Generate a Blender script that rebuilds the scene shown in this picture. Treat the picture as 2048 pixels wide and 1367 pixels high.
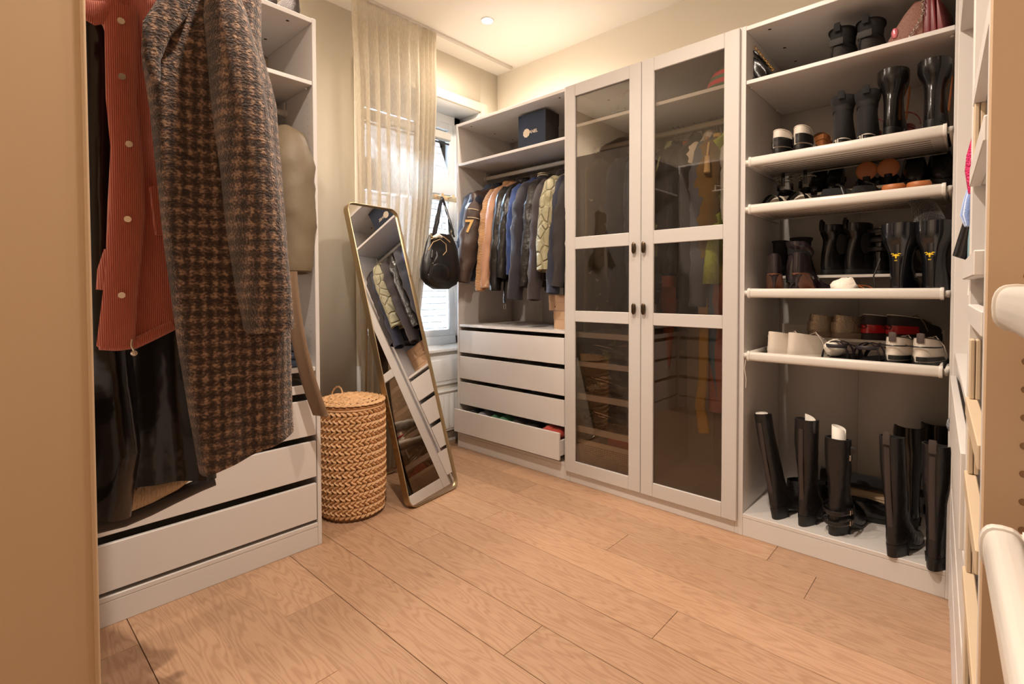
import bpy, bmesh, math, random
from math import sin, cos, pi, radians, sqrt, atan2
from mathutils import Vector, Matrix, Euler, noise
random.seed(7)
for o in list(bpy.data.objects): bpy.data.objects.remove(o)
S = bpy.context.scene; COL = S.collection
# ---------------------------------------------------------------- camera
CAMP = Vector((2.82, -2.456, 1.154)); YAW, PIT, ROL = -.746, -.0242, -.0029
FOC, CYY = 1011.9, 604.0
FWD = Vector((sin(YAW)*cos(PIT), cos(YAW)*cos(PIT), sin(PIT)))
_rt = Vector((cos(YAW), -sin(YAW), 0)); _up = _rt.cross(FWD)
RGT = cos(ROL)*_rt + sin(ROL)*_up; UPV = -sin(ROL)*_rt + cos(ROL)*_up
cd = bpy.data.cameras.new('camera'); cam = bpy.data.objects.new('camera', cd); COL.objects.link(cam)
cam.matrix_world = Matrix.Translation(CAMP) @ Matrix((RGT, UPV, -FWD)).transposed().to_4x4()
cd.sensor_width = 36; cd.lens = FOC/2048*36; cd.shift_y = -(683.5-CYY)/2048; cd.clip_start = .02
S.camera = cam
# ---------------------------------------------------------------- sky, exposure
S.view_settings.view_transform = 'Standard'; S.view_settings.look = 'None'
S.view_settings.exposure = 1.04; S.view_settings.gamma = 1; S.view_settings.use_curve_mapping = False
W = bpy.data.worlds.new('sky'); S.world = W; W.use_nodes = True
bg = W.node_tree.nodes['Background']; bg.inputs[0].default_value = (.52, .74, 1.0, 1); bg.inputs[1].default_value = 120
LAMPS = [(.40, -.07, 32), (.48, -1.80, 58), (2.0, -.85, 34), (1.95, -1.85, 92)]  # last two unseen, added to light wardrobe tops and shelf interiors
ZC = 2.94
BEAMS = []
for i, (x, y, p) in enumerate(LAMPS):
    l = bpy.data.lights.new('downlight_beam', 'SPOT'); l.energy = p; l.color = (1, .86, .73)
    l.spot_size = radians(172); l.spot_blend = 1; l.shadow_soft_size = .035
    o = bpy.data.objects.new('downlight_beam', l); o.location = (x, y, ZC-.03); COL.objects.link(o); BEAMS.append(o)
# ---------------------------------------------------------------- measuring (real planes)
def ray(u, v): return FWD + (u-1024)/FOC*RGT - (v-CYY)/FOC*UPV
def atx(u, v, x): r = ray(u, v); return CAMP + r*((x-CAMP.x)/r.x)
def aty(u, v, y): r = ray(u, v); return CAMP + r*((y-CAMP.y)/r.y)
def atz(u, v, z): r = ray(u, v); return CAMP + r*((z-CAMP.z)/r.z)
# ---------------------------------------------------------------- materials
def lin(c): return tuple(((x/255+.055)/1.055)**2.4 if x > 10 else x/255/12.92 for x in c)
MATS = {}
def mat(name, c, rough=.5, metal=0, bump=0, bscale=40, var=0, vscale=6, spec=.5, sheen=0, coat=0, stretch=(1,1,1), srgb=True):
    if name in MATS: return MATS[name]
    m = bpy.data.materials.new(name); m.use_nodes = True; nt = m.node_tree; N = nt.nodes; L = nt.links
    b = N['Principled BSDF']; c = lin(c) if srgb else c
    b.inputs['Base Color'].default_value = (*c, 1); b.inputs['Roughness'].default_value = rough
    b.inputs['Metallic'].default_value = metal; b.inputs['Specular IOR Level'].default_value = spec
    b.inputs['Sheen Weight'].default_value = sheen; b.inputs['Coat Weight'].default_value = coat
    if bump or var:
        tc = N.new('ShaderNodeTexCoord'); mp = N.new('ShaderNodeMapping'); mp.inputs['Scale'].default_value = stretch
        L.new(tc.outputs['Object'], mp.inputs[0])
    if var:
        n = N.new('ShaderNodeTexNoise'); n.inputs['Scale'].default_value = vscale; n.inputs['Detail'].default_value = 4
        r = N.new('ShaderNodeMixRGB'); r.inputs[1].default_value = (*[x*(1-var) for x in c], 1); r.inputs[2].default_value = (*[min(1, x*(1+var)) for x in c], 1)
        L.new(mp.outputs[0], n.inputs['Vector']); L.new(n.outputs[0], r.inputs[0]); L.new(r.outputs[0], b.inputs['Base Color'])
    if bump:
        n = N.new('ShaderNodeTexNoise'); n.inputs['Scale'].default_value = bscale; n.inputs['Detail'].default_value = 3
        bp = N.new('ShaderNodeBump'); bp.inputs['Strength'].default_value = bump; bp.inputs['Distance'].default_value = .01
        L.new(mp.outputs[0], n.inputs['Vector']); L.new(n.outputs[0], bp.inputs['Height']); L.new(bp.outputs[0], b.inputs['Normal'])
    MATS[name] = m; return m
def nodes(m): return m.node_tree.nodes, m.node_tree.links, m.node_tree.nodes['Principled BSDF']
WHITE = mat('white_foil', (214, 208, 203), .38)
WHITE2 = mat('white_painted_frame', (197, 191, 186), .42)
CREAM = mat('cream_panel', (196, 168, 136), .45)
WALL = mat('wall_paint', (244, 236, 220), .8, bump=.03, bscale=200)
CEIL = mat('ceiling_paint', (248, 243, 234), .85)
GLOSSW = mat('white_gloss_paint', (238, 240, 240), .25)
ALU = mat('white_lacquered_metal', (212, 205, 196), .3)
CHROME = mat('chrome', (215, 212, 205), .12, 1)
BRASS = mat('brushed_brass', (178, 160, 128), .34, 1)
GOLD = mat('gold_metal', (212, 170, 90), .25, 1)
BRONZE = mat('dark_bronze', (92, 78, 62), .3, 1)
DARKHOLE = mat('dark_recess', (48, 38, 30), .8)
WOODH = mat('hanger_wood', (186, 112, 58), .35, var=.2, vscale=8, coat=.3)
PALEW = mat('pale_birch', (216, 190, 148), .5, var=.08)
LEATH = mat('black_leather', (30, 27, 27), .32, bump=.25, bscale=45, spec=.45)
LEATHS = mat('shiny_black_leather', (22, 20, 20), .2, bump=.12, bscale=25, spec=.5)
SUEDE = mat('black_suede', (20, 17, 17), .9, sheen=.04)
RUBBER = mat('black_rubber', (22, 21, 21), .5)
INNER = mat('black_lining', (24, 21, 20), .85)
TANL = mat('tan_leather', (172, 102, 54), .5, var=.1)
TISSUE = mat('white_tissue_paper', (232, 222, 208), .8, bump=.7, bscale=40)
PAPER = mat('white_card', (238, 232, 222), .6)
def glassmat(name, tint, refl=1.0):
    m = bpy.data.materials.new(name); m.use_nodes = True; N = m.node_tree.nodes; L = m.node_tree.links
    for n in list(N):
        if n.type != 'OUTPUT_MATERIAL': N.remove(n)
    out = [n for n in N if n.type == 'OUTPUT_MATERIAL'][0]
    t = N.new('ShaderNodeBsdfTransparent'); t.inputs[0].default_value = (*tint, 1)
    g = N.new('ShaderNodeBsdfGlossy'); g.inputs['Roughness'].default_value = .0; g.inputs[0].default_value = (refl, refl, refl, 1)
    f = N.new('ShaderNodeFresnel'); f.inputs[0].default_value = 1.5
    x = N.new('ShaderNodeMixShader'); L.new(f.outputs[0], x.inputs[0]); L.new(t.outputs[0], x.inputs[1]); L.new(g.outputs[0], x.inputs[2]); L.new(x.outputs[0], out.inputs[0])
    return m
SMOKE = glassmat('smoked_glass', (.90, .87, .83)); CLEARG = glassmat('clear_glass', (.93, .96, .96)); CLEARP = glassmat('clear_plastic', (.93, .92, .9))
# ---------------------------------------------------------------- mesh helpers
class MB:
    def __init__(s): s.v = []; s.f = []
    def box(s, x0, x1, y0, y1, z0, z1):
        if x0 > x1: x0, x1 = x1, x0
        if y0 > y1: y0, y1 = y1, y0
        if z0 > z1: z0, z1 = z1, z0
        k = len(s.v); s.v += [(x, y, z) for z in (z0, z1) for y in (y0, y1) for x in (x0, x1)]
        s.f += [tuple(k+i for i in q) for q in ((0,2,3,1), (4,5,7,6), (0,1,5,4), (2,6,7,3), (0,4,6,2), (1,3,7,5))]; return s
    def rings(s, R, caps=(1, 1), closed=True):
        k = len(s.v); n = len(R[0])
        for r in R: s.v += [tuple(p) for p in r]
        for j in range(len(R)-1):
            for i in range(n if closed else n-1):
                a = k+j*n+i; b = k+j*n+(i+1) % n; s.f.append((a, b, b+n, a+n))
        if caps[0]: s.f.append(tuple(k+i for i in reversed(range(n))))
        if caps[1]: s.f.append(tuple(k+(len(R)-1)*n+i for i in range(n)))
        return s
    def tube(s, path, r, n=10, ref=(0, 0, 1), ry=None, wr=0, wf=9, seed=0, caps=(1, 1), closed=False, hollow=0):
        P = [Vector(p) for p in path]; m = len(P)
        rr = r if isinstance(r, (list, tuple)) else [r]*m
        r2 = (ry if isinstance(ry, (list, tuple)) else [ry]*m) if ry is not None else rr
        R = []; pa = None
        for j in range(m):
            if closed: t = P[(j+1) % m]-P[j-1]
            else: t = P[min(j+1, m-1)]-P[max(j-1, 0)]
            t.normalize()
            if pa is None:
                a = Vector(ref).cross(t)
                if a.length < 1e-3: a = Vector((1, 0, 0)).cross(t)
                if a.length < 1e-3: a = Vector((0, 1, 0)).cross(t)
            else: a = pa - t*pa.dot(t)
            a.normalize(); b = t.cross(a); pa = a; ring = []
            for i in range(n):
                q = 2*pi*i/n; w = 1
                if wr: w = 1 + wr*noise.noise(Vector((seed+cos(q)*1.1, sin(q)*1.1, j*wf/m)))
                ring.append(P[j] + a*cos(q)*rr[j]*w + b*sin(q)*r2[j]*w)
            R.append(ring)
        if closed: R.append(R[0]); return s.rings(R, (0, 0))
        if hollow:
            e = R[-1]; c = P[-1]; t = (P[-1]-P[-2]).normalized()
            R.append([c+(p-c)*.86-t*.001 for p in e]); R.append([c+(p-c)*.8-t*hollow for p in e])
        return s.rings(R, caps)
    def cyl(s, a, b, r, n=12, r1=None): return s.tube([a, b], [r, r if r1 is None else r1], n)
    def ell(s, c, rx, ry, rz, n=10, m=7, M=None):
        R = []
        for j in range(1, m):
            t = pi*j/m; R.append([Vector((rx*sin(t)*cos(2*pi*i/n), ry*sin(t)*sin(2*pi*i/n), rz*-cos(t))) for i in range(n)])
        if M: R = [[M @ p for p in r] for r in R]
        return s.rings([[Vector(c)+p for p in r] for r in R])
    def build(s, name, m, parent=None, bevel=0, smooth=True, seg=2):
        me = bpy.data.meshes.new(name); me.from_pydata([tuple(v) for v in s.v], [], s.f)
        bm = bmesh.new(); bm.from_mesh(me); bmesh.ops.recalc_face_normals(bm, faces=bm.faces[:]); bm.normal_update()
        if bevel: bmesh.ops.bevel(bm, geom=bm.edges[:], offset=bevel, segments=seg, affect='EDGES', profile=.5, clamp_overlap=True)
        bm.normal_update()
        for e in bm.edges:
            if len(e.link_faces) == 2 and e.calc_face_angle(0) > .75: e.smooth = False
        bm.to_mesh(me); bm.free()
        if smooth: me.polygons.foreach_set('use_smooth', [True]*len(me.polygons))
        me.materials.append(m); me.update()
        o = bpy.data.objects.new(name, me); COL.objects.link(o)
        if parent: o.parent = parent
        return o
def tag(o, label=None, cat=None, group=None, kind=None):
    if label: o['label'] = label
    if cat: o['category'] = cat
    if group: o['group'] = group
    if kind: o['kind'] = kind
    return o
def thing(name, label, cat, loc=(0, 0, 0), rz=0, group=None, kind=None, rot=None):
    o = bpy.data.objects.new(name, None); COL.objects.link(o); o.location = loc
    o.rotation_euler = rot if rot else (0, 0, rz); o.empty_display_size = .05
    return tag(o, label, cat, group, kind)
def box(name, m, parent, x0, x1, y0, y1, z0, z1, bevel=.0015): return MB().box(x0, x1, y0, y1, z0, z1).build(name, m, parent, bevel, bevel > .004, seg=1)
def text(name, body, size, m, parent, loc, rot, ext=.0006):
    c = bpy.data.curves.new(name, 'FONT'); c.body = body; c.size = size; c.extrude = ext; c.align_x = 'CENTER'; c.align_y = 'CENTER'; c.offset = size*.015
    c.materials.append(m); t = bpy.data.objects.new(name, c); COL.objects.link(t); bpy.context.view_layer.update()
    me = bpy.data.meshes.new_from_object(t.evaluated_get(bpy.context.evaluated_depsgraph_get())); bpy.data.objects.remove(t); o = bpy.data.objects.new(name, me); COL.objects.link(o); o.parent = parent; o.location = loc; o.rotation_euler = rot; return o
def lerp(a, b, t): return a+(b-a)*t
def sm(a, b, x): t = max(0, min(1, (x-a)/(b-a))); return t*t*(3-2*t)
def curve(keys, t):
    for (a, va), (b, vb) in zip(keys, keys[1:]):
        if t <= b: u = (t-a)/(b-a) if b > a else 0; return va+(vb-va)*max(0, u)
    return keys[-1][1]
# ================================================================ SETTING
XW, YB, XR, YF = -.163, .60, 3.48, -2.99
# floor: planks along x
def floor_mat():
    m = mat('oak_plank', (205, 150, 108), .36); N, L, b = nodes(m)
    tc = N.new('ShaderNodeTexCoord'); oi = N.new('ShaderNodeObjectInfo')
    ad = N.new('ShaderNodeVectorMath'); ad.operation = 'ADD'; sc = N.new('ShaderNodeVectorMath'); sc.operation = 'SCALE'; sc.inputs['Scale'].default_value = 37
    cb = N.new('ShaderNodeCombineXYZ'); L.new(oi.outputs['Random'], cb.inputs[0]); L.new(oi.outputs['Random'], cb.inputs[1]); L.new(cb.outputs[0], sc.inputs[0])
    L.new(tc.outputs['Object'], ad.inputs[0]); L.new(sc.outputs[0], ad.inputs[1])
    mp = N.new('ShaderNodeMapping'); mp.inputs['Scale'].default_value = (1.1, 8, 1); L.new(ad.outputs[0], mp.inputs[0])
    dn = N.new('ShaderNodeTexNoise'); dn.inputs['Scale'].default_value = 1.3; dn.inputs['Detail'].default_value = 2; L.new(mp.outputs[0], dn.inputs['Vector'])
    wv = N.new('ShaderNodeMath'); wv.operation = 'MULTIPLY'; wv.inputs[1].default_value = 110; L.new(dn.outputs[0], wv.inputs[0])
    sn = N.new('ShaderNodeMath'); sn.operation = 'SINE'; L.new(wv.outputs[0], sn.inputs[0])
    r1 = N.new('ShaderNodeValToRGB'); r1.color_ramp.elements[0].position = .0; r1.color_ramp.elements[0].color = (*lin((171, 133, 104)), 1); r1.color_ramp.elements[1].position = .75; r1.color_ramp.elements[1].color = (*lin((184, 147, 117)), 1)
    mr = N.new('ShaderNodeMapRange'); mr.inputs[1].default_value = -1; mr.inputs[2].default_value = .6; L.new(sn.outputs[0], mr.inputs[0]); L.new(mr.outputs[0], r1.inputs[0])
    fp = N.new('ShaderNodeMapping'); fp.inputs['Scale'].default_value = (14, 260, 1); L.new(ad.outputs[0], fp.inputs[0])
    fn = N.new('ShaderNodeTexNoise'); fn.inputs['Scale'].default_value = 1; fn.inputs['Detail'].default_value = 3; L.new(fp.outputs[0], fn.inputs['Vector'])
    mx = N.new('ShaderNodeMixRGB'); mx.blend_type = 'MULTIPLY'; mx.inputs[0].default_value = .4
    fr = N.new('ShaderNodeValToRGB'); fr.color_ramp.elements[0].position = .3; fr.color_ramp.elements[0].color = (.62, .56, .5, 1); fr.color_ramp.elements[1].position = .5; fr.color_ramp.elements[1].color = (1, 1, 1, 1)
    L.new(fn.outputs[0], fr.inputs[0]); L.new(r1.outputs[0], mx.inputs[1]); L.new(fr.outputs[0], mx.inputs[2])
    # knots
    kp = N.new('ShaderNodeMapping'); kp.inputs['Scale'].default_value = (1.6, 5, 1); L.new(ad.outputs[0], kp.inputs[0])
    vo = N.new('ShaderNodeTexVoronoi'); vo.inputs['Scale'].default_value = 1.1; L.new(kp.outputs[0], vo.inputs['Vector'])
    kr = N.new('ShaderNodeValToRGB'); kr.color_ramp.elements[0].position = .0; kr.color_ramp.elements[0].color = (.32, .26, .22, 1); kr.color_ramp.elements[1].position = .085; kr.color_ramp.elements[1].color = (1, 1, 1, 1)
    L.new(vo.outputs['Distance'], kr.inputs[0])
    m2 = N.new('ShaderNodeMixRGB'); m2.blend_type = 'MULTIPLY'; m2.inputs[0].default_value = .8; L.new(mx.outputs[0], m2.inputs[1]); L.new(kr.outputs[0], m2.inputs[2])
    hv = N.new('ShaderNodeHueSaturation'); vr = N.new('ShaderNodeMapRange'); vr.inputs[3].default_value = .86; vr.inputs[4].default_value = 1.1; L.new(oi.outputs['Random'], vr.inputs[0]); L.new(vr.outputs[0], hv.inputs['Value'])
    L.new(m2.outputs[0], hv.inputs['Color']); L.new(hv.outputs[0], b.inputs['Base Color'])
    rr = N.new('ShaderNodeMapRange'); rr.inputs[3].default_value = .3; rr.inputs[4].default_value = .5; L.new(fn.outputs[0], rr.inputs[0]); L.new(rr.outputs[0], b.inputs['Roughness'])
    bp = N.new('ShaderNodeBump'); bp.inputs['Strength'].default_value = .25; bp.inputs['Distance'].default_value = .002; L.new(fn.outputs[0], bp.inputs['Height']); L.new(bp.outputs[0], b.inputs['Normal'])
    return m
OAK = floor_mat(); SEAM = mat('seam_brown', (92, 58, 34), .8)
fl = tag(box('floor', SEAM, None, XW-.4, XR, YF, YB+.1, -.06, -.004, 0), kind='structure')
butts = {-2.284: [.817, 2.6], -2.090: [1.9], -1.900: [1.403, 3.0], -1.71: [1.032, 2.75], -1.516: [2.3], -1.322: [1.731], -1.128: [.95, 2.7], -.934: [2.04], -.740: [1.0], -.546: [1.62, 3.1], -.352: [2.355, .9], -.158: [2.17, .6], .036: [1.4], -2.478: [1.5], -2.672: [.6, 2.2], -2.866: [1.7]}
for y, xs in butts.items():
    e = [XW+.0] + sorted(xs) + [XR]; y0 = max(y, YF); y1 = min(y+.194, YB)
    for a, b in zip(e, e[1:]):
        p = MB().box(-(b-a)/2+.0007, (b-a)/2-.0007, -(y1-y0)/2+.0011, (y1-y0)/2-.0011, -.004, 0).build('plank', OAK, fl, .0008, seg=1); p.location = ((a+b)/2, (y0+y1)/2, 0)
for y in (.23, .424):
    y1 = min(y+.194, YB); p = MB().box(-(XR-XW)/2, (XR-XW)/2, -(y1-y)/2+.0011, (y1-y)/2-.0011, -.004, 0).build('plank', OAK, fl, 0); p.location = ((XR+XW)/2, (y+y1)/2, 0)
tag(box('ceiling', CEIL, None, XW-.4, XR+.1, YF-.1, YB+.1, ZC, ZC+.1, 0), kind='structure')
tag(box('wall_back', WALL, None, XW-.4, XR+.1, YB, YB+.1, -.06, ZC, 0), kind='structure')
tag(box('wall_right', WALL, None, XR, XR+.1, YF, YB, -.06, ZC, 0), kind='structure')
tag(box('wall_front', WALL, None, XW-.4, XR, YF-.1, YF, -.06, ZC, 0), kind='structure')
# window wall with opening
WY0, WY1, WZ0, WZ1 = -.66, .40, .69, 2.59; XO = XW-.36
wl = MB(); wl.box(XO, XW, YF, WY0, -.06, ZC); wl.box(XO, XW, WY1, YB, -.06, ZC); wl.box(XO, XW, WY0, WY1, WZ1, ZC); wl.box(XO, XW, WY0, WY1, -.06, WZ0)
tag(wl.build('wall_left', WALL), kind='structure')
tr = MB(); c = .068
tr.box(XW, XW+.016, WY1, WY1+c, WZ0-.03, WZ1+c); tr.box(XW, XW+.016, WY0-c, WY0, WZ0-.03, WZ1+c); tr.box(XW, XW+.016, WY0, WY1, WZ1, WZ1+c)
tag(tr.build('trim_1', WALL, None, .003), kind='structure')
wn = thing('window_1', None, None, (0, 0, 0), kind='structure')
xf = XW-.24
f = MB()
f.box(xf-.06, xf, WY0, WY0+.07, WZ0, WZ1); f.box(xf-.06, xf, WY1-.07, WY1, WZ0, WZ1); f.box(xf-.06, xf, WY0, WY1, WZ1-.07, WZ1); f.box(xf-.06, xf, WY0, WY1, WZ0, WZ0+.09)
f.box(xf-.06, xf+.012, WY0+.07, WY1-.07, 1.93, 2.06); f.build('window_frame', GLOSSW, wn, .004)
f = MB()
for (z0, z1) in ((WZ0+.09, 1.93), (2.06, WZ1-.07)):
    f.box(xf-.05, xf-.01, WY0+.07, WY0+.12, z0, z1); f.box(xf-.05, xf-.01, WY1-.12, WY1-.07, z0, z1); f.box(xf-.05, xf-.01, WY0+.12, WY1-.12, z0, z0+.05); f.box(xf-.05, xf-.01, WY0+.12, WY1-.12, z1-.05, z1)
f.build('sash', GLOSSW, wn, .004)
for (z0, z1) in ((WZ0+.14, 1.88), (2.11, WZ1-.12)): box('pane', CLEARG, wn, xf-.034, xf-.028, WY0+.12, WY1-.12, z0, z1, 0)
box('window_sill', GLOSSW, wn, XW-.24, XW+.03, WY0, WY1, WZ0-.002, WZ0+.022, .004)
lin_ = MB(); lin_.box(XW-.3, XW-.001, WY0, WY0+.008, WZ0, WZ1); lin_.box(XW-.3, XW-.001, WY1-.008, WY1, WZ0, WZ1); lin_.box(XW-.3, XW-.001, WY0, WY1, WZ1-.008, WZ1)
lin_.build('reveal_lining', GLOSSW, wn, 0)
pn = MB(); pn.box(XW, XW+.018, WY0-.07, WY1+.08, .44, .66); pn.box(XW+.018, XW+.026, WY0-.05, WY1+.06, .47, .63)
pn.build('apron_panel', GLOSSW, wn, .004)
bl = tag(box('roller_blind', mat('blind_grey', (196, 192, 184), .6), None, xf+.002, xf+.05, WY0+.03, WY1-.14, 2.36, 2.43, .01), 'small grey roller blind rolled up at the top of the window', 'blind')
box('blind_weight', RUBBER, bl, xf+.01, xf+.022, WY0+.03, WY1-.14, 2.337, 2.35, .002)
bbs = MB(); bbs.box(XW, XW+.014, WY0-1.0, YB, 0, .07); bbs = tag(bbs.build('baseboard_left', GLOSSW, None, .003), kind='structure')
# radiator
rd = thing('radiator', 'white panel radiator below the window beside the drawers', 'radiator', (XW, 0, 0))
rb = MB(); rb.box(.035, .075, -.55, .36, .10, .40)
rb.build('radiator_panel', GLOSSW, rd, .006)
for i in range(18): MB().box(.075, .083, -.53+i*.049, -.50+i*.049, .12, .38).build('rib', GLOSSW, rd, .003)
box('top_grille', GLOSSW, rd, .02, .09, -.555, .365, .398, .41, .003)
mb = MB(); mb.box(0, .04, -.4, -.37, .2, .3); mb.box(0, .04, .2, .23, .2, .3); mb.build('bracket', GLOSSW, rd)
mb = MB(); mb.tube([(.05, .345, .12), (.05, .345, .0)], .008); mb.build('pipe', GLOSSW, rd)
# neighbour's brick wall outside
BR = mat('pale_brick', (96, 78, 70), .85, bump=.4, bscale=30, var=.2, vscale=3); MORT = mat('mortar', (128, 121, 115), .9)
nb = tag(box('wall_outside', MORT, None, -2.6, -2.46, -12, 18, -3, 3.5, 0), kind='structure')
tag(box('wall_facade_blocker', mat('blocker_dark', (84, 76, 70), .9), None, XO, XW-.02, YF-10, 18, ZC+.1, 12, 0), kind='structure'); tag(box('wall_facade_blocker', MATS['blocker_dark'], None, XO, XW-.02, YB+.1, 18, -3, ZC+.1, 0), kind='structure')  # unseen facade walls added to keep sky light off the bricks
st = MB()
bmesh_b = None
for r in range(-4, 42):
    for i in range(-8, 22):
        y = i*.22+(r % 2)*.11; z = r*.082
        if 1.0 < y < 2.0 and 0 <= z < 2.95 and (r % 1 == 0):
            o = MB().box(-.012, .012, -.1, .1, -.034, .034).build('brick', BR, nb, .004, seg=1) if bmesh_b is None else bmesh_b.copy()
            if bmesh_b is None: bmesh_b = o
            else: COL.objects.link(o)
            o.location = (-2.452+random.uniform(-.003, .003), y, z+.04)
        elif y > -1.4 and y < 4.5: st.box(-2.46, -2.44+random.uniform(-.003, .003), y-.1, y+.1, z+.006, z+.074)
tag(st.build('distant_bricks', BR, nb, 0, False), kind='stuff')
# ceiling downlights
EMW = bpy.data.materials.new('lamp_glow'); EMW.use_nodes = True; _b = EMW.node_tree.nodes['Principled BSDF']; _b.inputs['Emission Color'].default_value = (1, .78, .5, 1); _b.inputs['Emission Strength'].default_value = 120
dl_labels = ['recessed ceiling downlight glowing in front of the curtain track corner', 'recessed ceiling downlight above the drawer unit with coats', 'added unseen ceiling downlight over the middle of the floor', 'added unseen ceiling downlight nearest the camera']
for (x, y, p), lb in zip(LAMPS, dl_labels):
    d = thing('downlight', lb, 'ceiling light', (x, y, ZC))
    R = [[(r*cos(2*pi*i/28), r*sin(2*pi*i/28), z) for i in range(28)] for r, z in ((.044, 0), (.044, -.005), (.036, -.007), (.032, -.001))]
    MB().rings(R, (0, 0)).build('trim_ring', GLOSSW, d)
    MB().cyl((0, 0, -.0005), (0, 0, -.003), .031, 24).build('lens', EMW, d)
    bm_ = BEAMS.pop(0); bm_.parent = d; bm_.location = (0, 0, -.03)
# curtain track
ct = thing('curtain_track', 'thin white curtain track running along the ceiling', 'curtain track', (.037, 0, 0))
MB().box(-.012, .012, -1.1, .56, 2.922, 2.94).build('track', ALU, ct, .002)
# curtain
def curtain_mat():
    m = bpy.data.materials.new('sheer_linen'); m.use_nodes = True; N = m.node_tree.nodes; L = m.node_tree.links
    b = N['Principled BSDF']; b.inputs['Base Color'].default_value = (*lin((214, 204, 186)), 1); b.inputs['Roughness'].default_value = .9
    tr = N.new('ShaderNodeBsdfTranslucent'); tr.inputs[0].default_value = (*lin((228, 220, 204)), 1); tp = N.new('ShaderNodeBsdfTransparent')
    tc = N.new('ShaderNodeTexCoord'); mp = N.new('ShaderNodeMapping'); mp.inputs['Scale'].default_value = (400, 400, 30); n = N.new('ShaderNodeTexNoise'); n.inputs['Scale'].default_value = 1
    L.new(tc.outputs['Object'], mp.inputs[0]); L.new(mp.outputs[0], n.inputs['Vector'])
    x1 = N.new('ShaderNodeMixShader'); x1.inputs[0].default_value = .5; L.new(b.outputs[0], x1.inputs[1]); L.new(tr.outputs[0], x1.inputs[2])
    mr = N.new('ShaderNodeMapRange'); mr.inputs[1].default_value = .3; mr.inputs[2].default_value = .7; mr.inputs[3].default_value = .06; mr.inputs[4].default_value = .30; L.new(n.outputs[0], mr.inputs[0])
    x2 = N.new('ShaderNodeMixShader'); L.new(mr.outputs[0], x2.inputs[0]); L.new(x1.outputs[0], x2.inputs[1]); L.new(tp.outputs[0], x2.inputs[2])
    L.new(x2.outputs[0], N['Material Output'].inputs[0]); return m
CURT = curtain_mat()
cu = MB(); nu, nz = 170, 40; R = []
for j in range(nz+1):
    t = j/nz; z = lerp(2.915, .02, t)
    ya = curve([(0, -.86), (.3, -.84), (1, -.80)], t); yb = curve([(0, -.215), (.15, -.235), (.4, -.28), (.7, -.40), (1, -.50)], t)
    row = []
    for i in range(nu+1):
        s = i/nu; g = s+.018*sin(5*s+2*t)
        amp = lerp(.012, .036, sm(0, .2, t))
        if s > .8: amp *= 1.25
        ph = 2*pi*(8.5*g + (2.5*max(0, s-.78)/.22 if s > .78 else 0))
        y = lerp(ya, yb, s + .012*sin(ph*1)) ; x = .045+amp*sin(ph)+.008*sin(2.3*ph+t*2)*t+.01*noise.noise(Vector((s*6, t*2, 3)))
        row.append((x, y, z))
    R.append(row)
cu.rings(R, (0, 0), closed=False)
c_ = tag(cu.build('curtain', CURT), 'sheer cream linen curtain gathered in long pleats beside the window', 'curtain')
hb = MB()
for i in range(9): y = -.84+i*.078; hb.box(.03, .045, y-.004, y+.004, 2.905, 2.924)
hb.build('curtain_glider', ALU, c_)
# ================================================================ WARDROBE UNITS
T = .018; H = 2.36; DP = .58
def unit(name, label, loc, rz, w, top=True, holes=True, m=WHITE, backseam=True):
    u = thing(name, label, 'wardrobe', loc, rz)
    box('side_panel', m, u, 0, T, 0, DP, 0, H); box('side_panel', m, u, w-T, w, 0, DP, 0, H)
    box('top_panel', m, u, T, w-T, .001, DP, H-T-.004, H-.002); box('bottom_panel', m, u, T, w-T, .001, DP, .085, .103)
    box('plinth', m, u, T, w-T, .002, .02, 0, .084)
    b = MB(); n = 3 if w > .9 else 2
    for i in range(n): b.box(T+(w-2*T)*i/n+.0006, T+(w-2*T)*(i+1)/n-.0006, DP-.008, DP-.001, .103, H-T)
    b.build('back_panel', m, u, 0)
    if holes:
        hb = MB()
        for x, s in ((T, 1), (w-T, -1)):
            for y in ((.05, .44) if name != 'near_shoe_wardrobe' else (.44,)):
                for k in range(60):
                    z = .20+k*.032+.05*(k//100)
                    hb.rings([[(x+s*.0006, y+.0025*cos(2*pi*i/6), z+.0025*sin(2*pi*i/6)) for i in range(6)]], (1, 0))
        h = hb.build('peg_holes', mat('hole_grey', (150, 134, 118), .8), u, 0, False)
    cb = MB()
    for x in (.10, w-.10):
        for y in (.06, .30, .5): cb.rings([[(x+.0075*cos(2*pi*i/10), y+.0075*sin(2*pi*i/10), H-T-.0046) for i in range(10)]], (1, 0))
    cb.build('cam_lock', DARKHOLE, u, 0, False)
    return u
def shelf(u, w, z, y0=.004, t=T, m=WHITE): # z = top
    s = box('shelf', m, u, T+.001, w-T-.001, y0, DP-.01, z-t, z)
    for x in (T+.004, w-T-.004):
        for y in (.045, .45): MB().ell((x+(.006 if x < w/2 else -.006), y, z-t-.005), .007, .007, .006, 8, 5).build('shelf_pin', ALU, s)
    return s
def rail(u, w, z, y=.28):
    r = MB(); r.tube([(T+.01, y, z), (w-T-.01, y, z)], .0125, 14, ry=.015, ref=(0, 0, 1)); o = r.build('clothes_rail', ALU, u)
    b = MB()
    for x in (T, w-T-.014): b.cyl((x, y, z), (x+.014, y, z), .021, 14); b.box(x+.003, x+.011, y-.008, y+.008, z+.01, z+.05)
    b.build('rail_bracket', ALU, o); return o
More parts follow.
